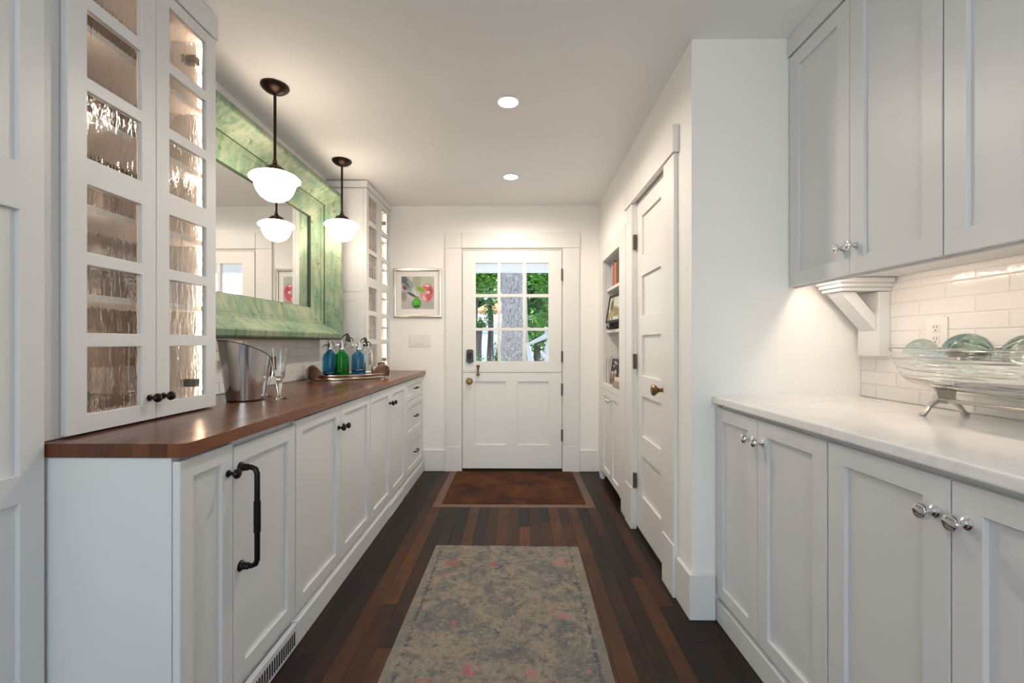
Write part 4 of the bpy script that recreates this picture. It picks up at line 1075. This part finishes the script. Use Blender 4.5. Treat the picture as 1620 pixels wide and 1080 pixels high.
# ------------------------------------------------------------------ outdoors beyond the dutch door
struct(B().box(-14, 14, 4.32, 40, -.25, -.15).build('ground', 'bounce_ground'), 'garden ground beyond the dutch door, made pale to bounce light', 'ground')  # unseen ground, coloured pale to bounce sunlight onto the porch beam
struct(B().box(-3, 3, 4.30, 6.1, -.15, -.02).build('porch_floor', 'porch_white'), 'porch floor outside the dutch door, made pale to bounce light', 'porch floor')  # unseen floor, given a pale colour to throw light up at the beam
pr = thing('porch_roof', 'white porch soffit and beam seen through the top lites', 'roof', (0, 5.2, 2.45), kind='structure')
B().box(-3.2, 3.2, 4.32, 6.25, 2.56, 2.62).build('soffit', 'porch_white', pr)
B().box(-3.2, 3.2, 6.10, 6.25, 2.17, 2.56).build('beam', 'porch_white', pr)

def leaf_cloud(center, radii, count, size, name, m, parent, seed, ball=True):
    rnd = random.Random(seed); b = B()
    for _ in range(count):
        while True:
            p = V((rnd.uniform(-1, 1), rnd.uniform(-1, 1), rnd.uniform(-1, 1)))
            if p.length < 1: break
        p = p * (.55 + .45 * rnd.random())
        p = V((p.x * radii[0], p.y * radii[1], p.z * radii[2])) + V(center)
        d = V((rnd.uniform(-1, 1), rnd.uniform(-1, 1), rnd.uniform(-.5, .3))).normalized()
        w = d.cross(V((rnd.uniform(-.4, .4), rnd.uniform(-.4, .4), 1))).normalized()
        s_ = size * rnd.uniform(.6, 1.3)
        b.face(b.pts([p, p + d * s_ * .5 + w * s_ * .28, p + d * s_, p + d * s_ * .5 - w * s_ * .28]))
    o = b.build(name, m, parent, recalc=False); o['kind'] = 'stuff'
    return o
def tree(label, x, y, r, h, crowns, m, bark_m, seed, cat='tree', leaf=.16, lean=0.0):
    t = thing('tree', label, cat, (x, y, -.15), 'trees and shrubs in the garden')
    b = B(); ring = [(x + lean * f + .02 * math.sin(f * 7 + seed), y, -.15 + (h + .15) * f) for f in [k / 10 for k in range(11)]]
    b.tube(ring, [r * (1.35 - .75 * f) if f < .12 else r * (1.18 - .30 * f) for f in [k / 10 for k in range(11)]], 16)
    b.build('trunk', bark_m, t, smooth=True)
    for k, (c, rad, n_) in enumerate(crowns): leaf_cloud(c, rad, n_, leaf, 'crown', m, t, seed * 10 + k)
tree('broad pale-barked tree trunk standing just outside the middle lites', -.01, 9.2, .245, 7.5, [((.3, 9.6, 7.0), (2.2, 1.6, 1.2), 900)], 'leaf_deep', 'bark_pale', 3, lean=-.10)
tree('bright green maple behind the lites on the hinge side', 1.05, 11.2, .07, 3.2, [((1.1, 11, 2.75), (1.0, .8, .75), 2600), ((1.0, 11.2, 1.7), (.85, .7, .6), 1600)], 'leaf_bright', 'bark_dark', 5, leaf=.13)
tree('dark green conifer between the trunk and the maple', .62, 14, .10, 6, [((.62, 14, 2.6), (.75, .8, 2.2), 2600)], 'leaf_deep', 'bark_dark', 6, leaf=.2)
tree('leafy green tree above the orange parasol', -1.25, 13.2, .09, 4.5, [((-1.2, 13, 3.35), (1.5, 1, .95), 3600)], 'leaf_bright', 'bark_dark', 8, leaf=.16)
tree('thin mossy tree stem in the lites on the keypad side', -.62, 10.0, .055, 2.2, [((-.62, 10, 1.95), (.18, .18, .45), 260)], 'leaf_deep', 'bark_dark', 9, leaf=.1)
tree('pair-grown dark stem nearest the lock-side lites', -.82, 9.7, .06, 1.6, [((-.82, 9.7, 1.60), (.22, .2, .18), 240)], 'leaf_deep', 'bark_dark', 19, leaf=.1)
for k in range(5):
    xx, yy = -4.6 + k * 2.3, 24 + 3.4 * (k % 2)
    tree('tall tree at the rear of the garden, %s from the keypad side' % ORD[k], xx, yy, .16, 8, [((xx, yy, 4.2), (1.9, 1.2, 3.6), 1700), ((xx, yy, 1.4), (1.9, 1.2, 1.6), 800)], 'leaf_deep' if k % 2 else 'leaf_bright', 'bark_dark', 30 + k, leaf=.42)
def shrub(label, x, y, rad, m, seed, n_=1200, leaf=.07):
    t = thing('shrub', label, 'shrub', (x, y, -.15), 'trees and shrubs in the garden')
    B().tube([(x, y, -.15), (x, y, rad[2])], .03, 6).build('stem', 'bark_dark', t)
    leaf_cloud((x, y, rad[2] * .95 - .15), rad, n_, leaf, 'foliage', m, t, seed)
shrub('silvery green shrub low behind the lock-side lites', -.80, 8.0, (.42, .4, .66), 'leaf_silver', 51, 2600)
shrub('small pale shrub at the foot of the big trunk', -.20, 7.7, (.13, .2, .60), 'leaf_silver', 52, 600)
shrub('light green fern shrub below the driftwood', .45, 7.45, (.42, .3, .56), 'leaf_silver', 53, 1800)
shrub('dark green shrub right behind the driftwood', .72, 8.6, (.42, .4, .70), 'leaf_deep', 54, 1600)
for k, (hx_, lb) in enumerate(((-2.35, 'clipped dark hedge bush furthest from the big trunk'), (-1.35, 'clipped dark hedge bush below the orange parasol'), (-.34, 'clipped dark hedge bush nearest the big trunk'))):
    shrub(lb, hx_, 12.0 - .15 * k, (.48, .35, .84), ('leaf_deep', 'leaf_bright', 'leaf_deep')[k], 61 + k, 1800, .10)
# neighbour's pale house with parasol
hs = thing('garden_house', 'pale white house with light roof far beyond the garden', 'house', (-1.6, 18, -.15))
B().box(-4.6, -.05, 18, 21, -.15, 1.95).build('wall', 'house_white', hs)
B().prism((V((0, 17.6, 0)), X_, Z_, Y_), [(-5.0, 1.95), (.15, 1.95), (-.2, 2.42), (-4.6, 2.42)], 0, 3.6).build('roof', 'porch_white', hs)
for k in range(2): B().obox(FB(18), (-1.75 + .8 * k, -1.2 + .8 * k), (.9, 1.6), (0, .04)).build('window', 'roof_grey', hs)
pa = thing('parasol', 'faded orange garden parasol in front of the pale house', 'parasol', (-.95, 15.5, -.15))
B().lathe([(0, .34), (.25, .26), (.55, .12), (.78, 0), (.77, -.02), (0, .2)], (-.85, 15.5, 2.26), 'z', 8).build('canopy', 'umbrella_canvas', pa)
B().tube([(-.85, 15.5, -.15), (-.85, 15.5, 2.5)], .025, 8).build('pole', 'bark_dark', pa)
fn = thing('garden_fence', 'grey board fence between the garden and the pale house', 'fence', (-2, 16.5, -.15))
for k in range(26): B().box(-4.6 + k * .18, -4.6 + k * .18 + .165, 16.5, 16.53, -.15, .95).build('board', 'roof_grey', fn)
for z in (.3, .75): B().box(-4.6, .06, 16.53, 16.57, z, z + .09).build('rail', 'roof_grey', fn)
dw = thing('driftwood_sculpture', 'bleached driftwood figure with an arching limb outside the hinge-side lites', 'sculpture', (.50, 6.9, -.15))
B().tube([(.30, 6.9, -.15), (.27, 6.9, .6), (.20, 6.9, 1.0), (.17, 6.9, 1.16), (.26, 6.88, 1.20), (.37, 6.86, 1.25), (.47, 6.86, 1.30)], [.07, .055, .045, .032, .030, .034, .05], 10).build('arching_limb', 'driftwood', dw, smooth=True)
B().tube([(.55, 6.9, -.15), (.50, 6.9, .5), (.47, 6.9, .86), (.47, 6.9, 1.05), (.52, 6.9, 1.24), (.47, 6.88, 1.38), (.43, 6.86, 1.42)], [.09, .075, .06, .05, .055, .05, .02], 10).build('upright_limb', 'driftwood', dw, smooth=True)
B().tube([(.47, 6.9, .95), (.41, 6.86, .98), (.37, 6.84, 1.06)], [.045, .04, .02], 8).build('knot_limb', 'driftwood', dw, smooth=True)
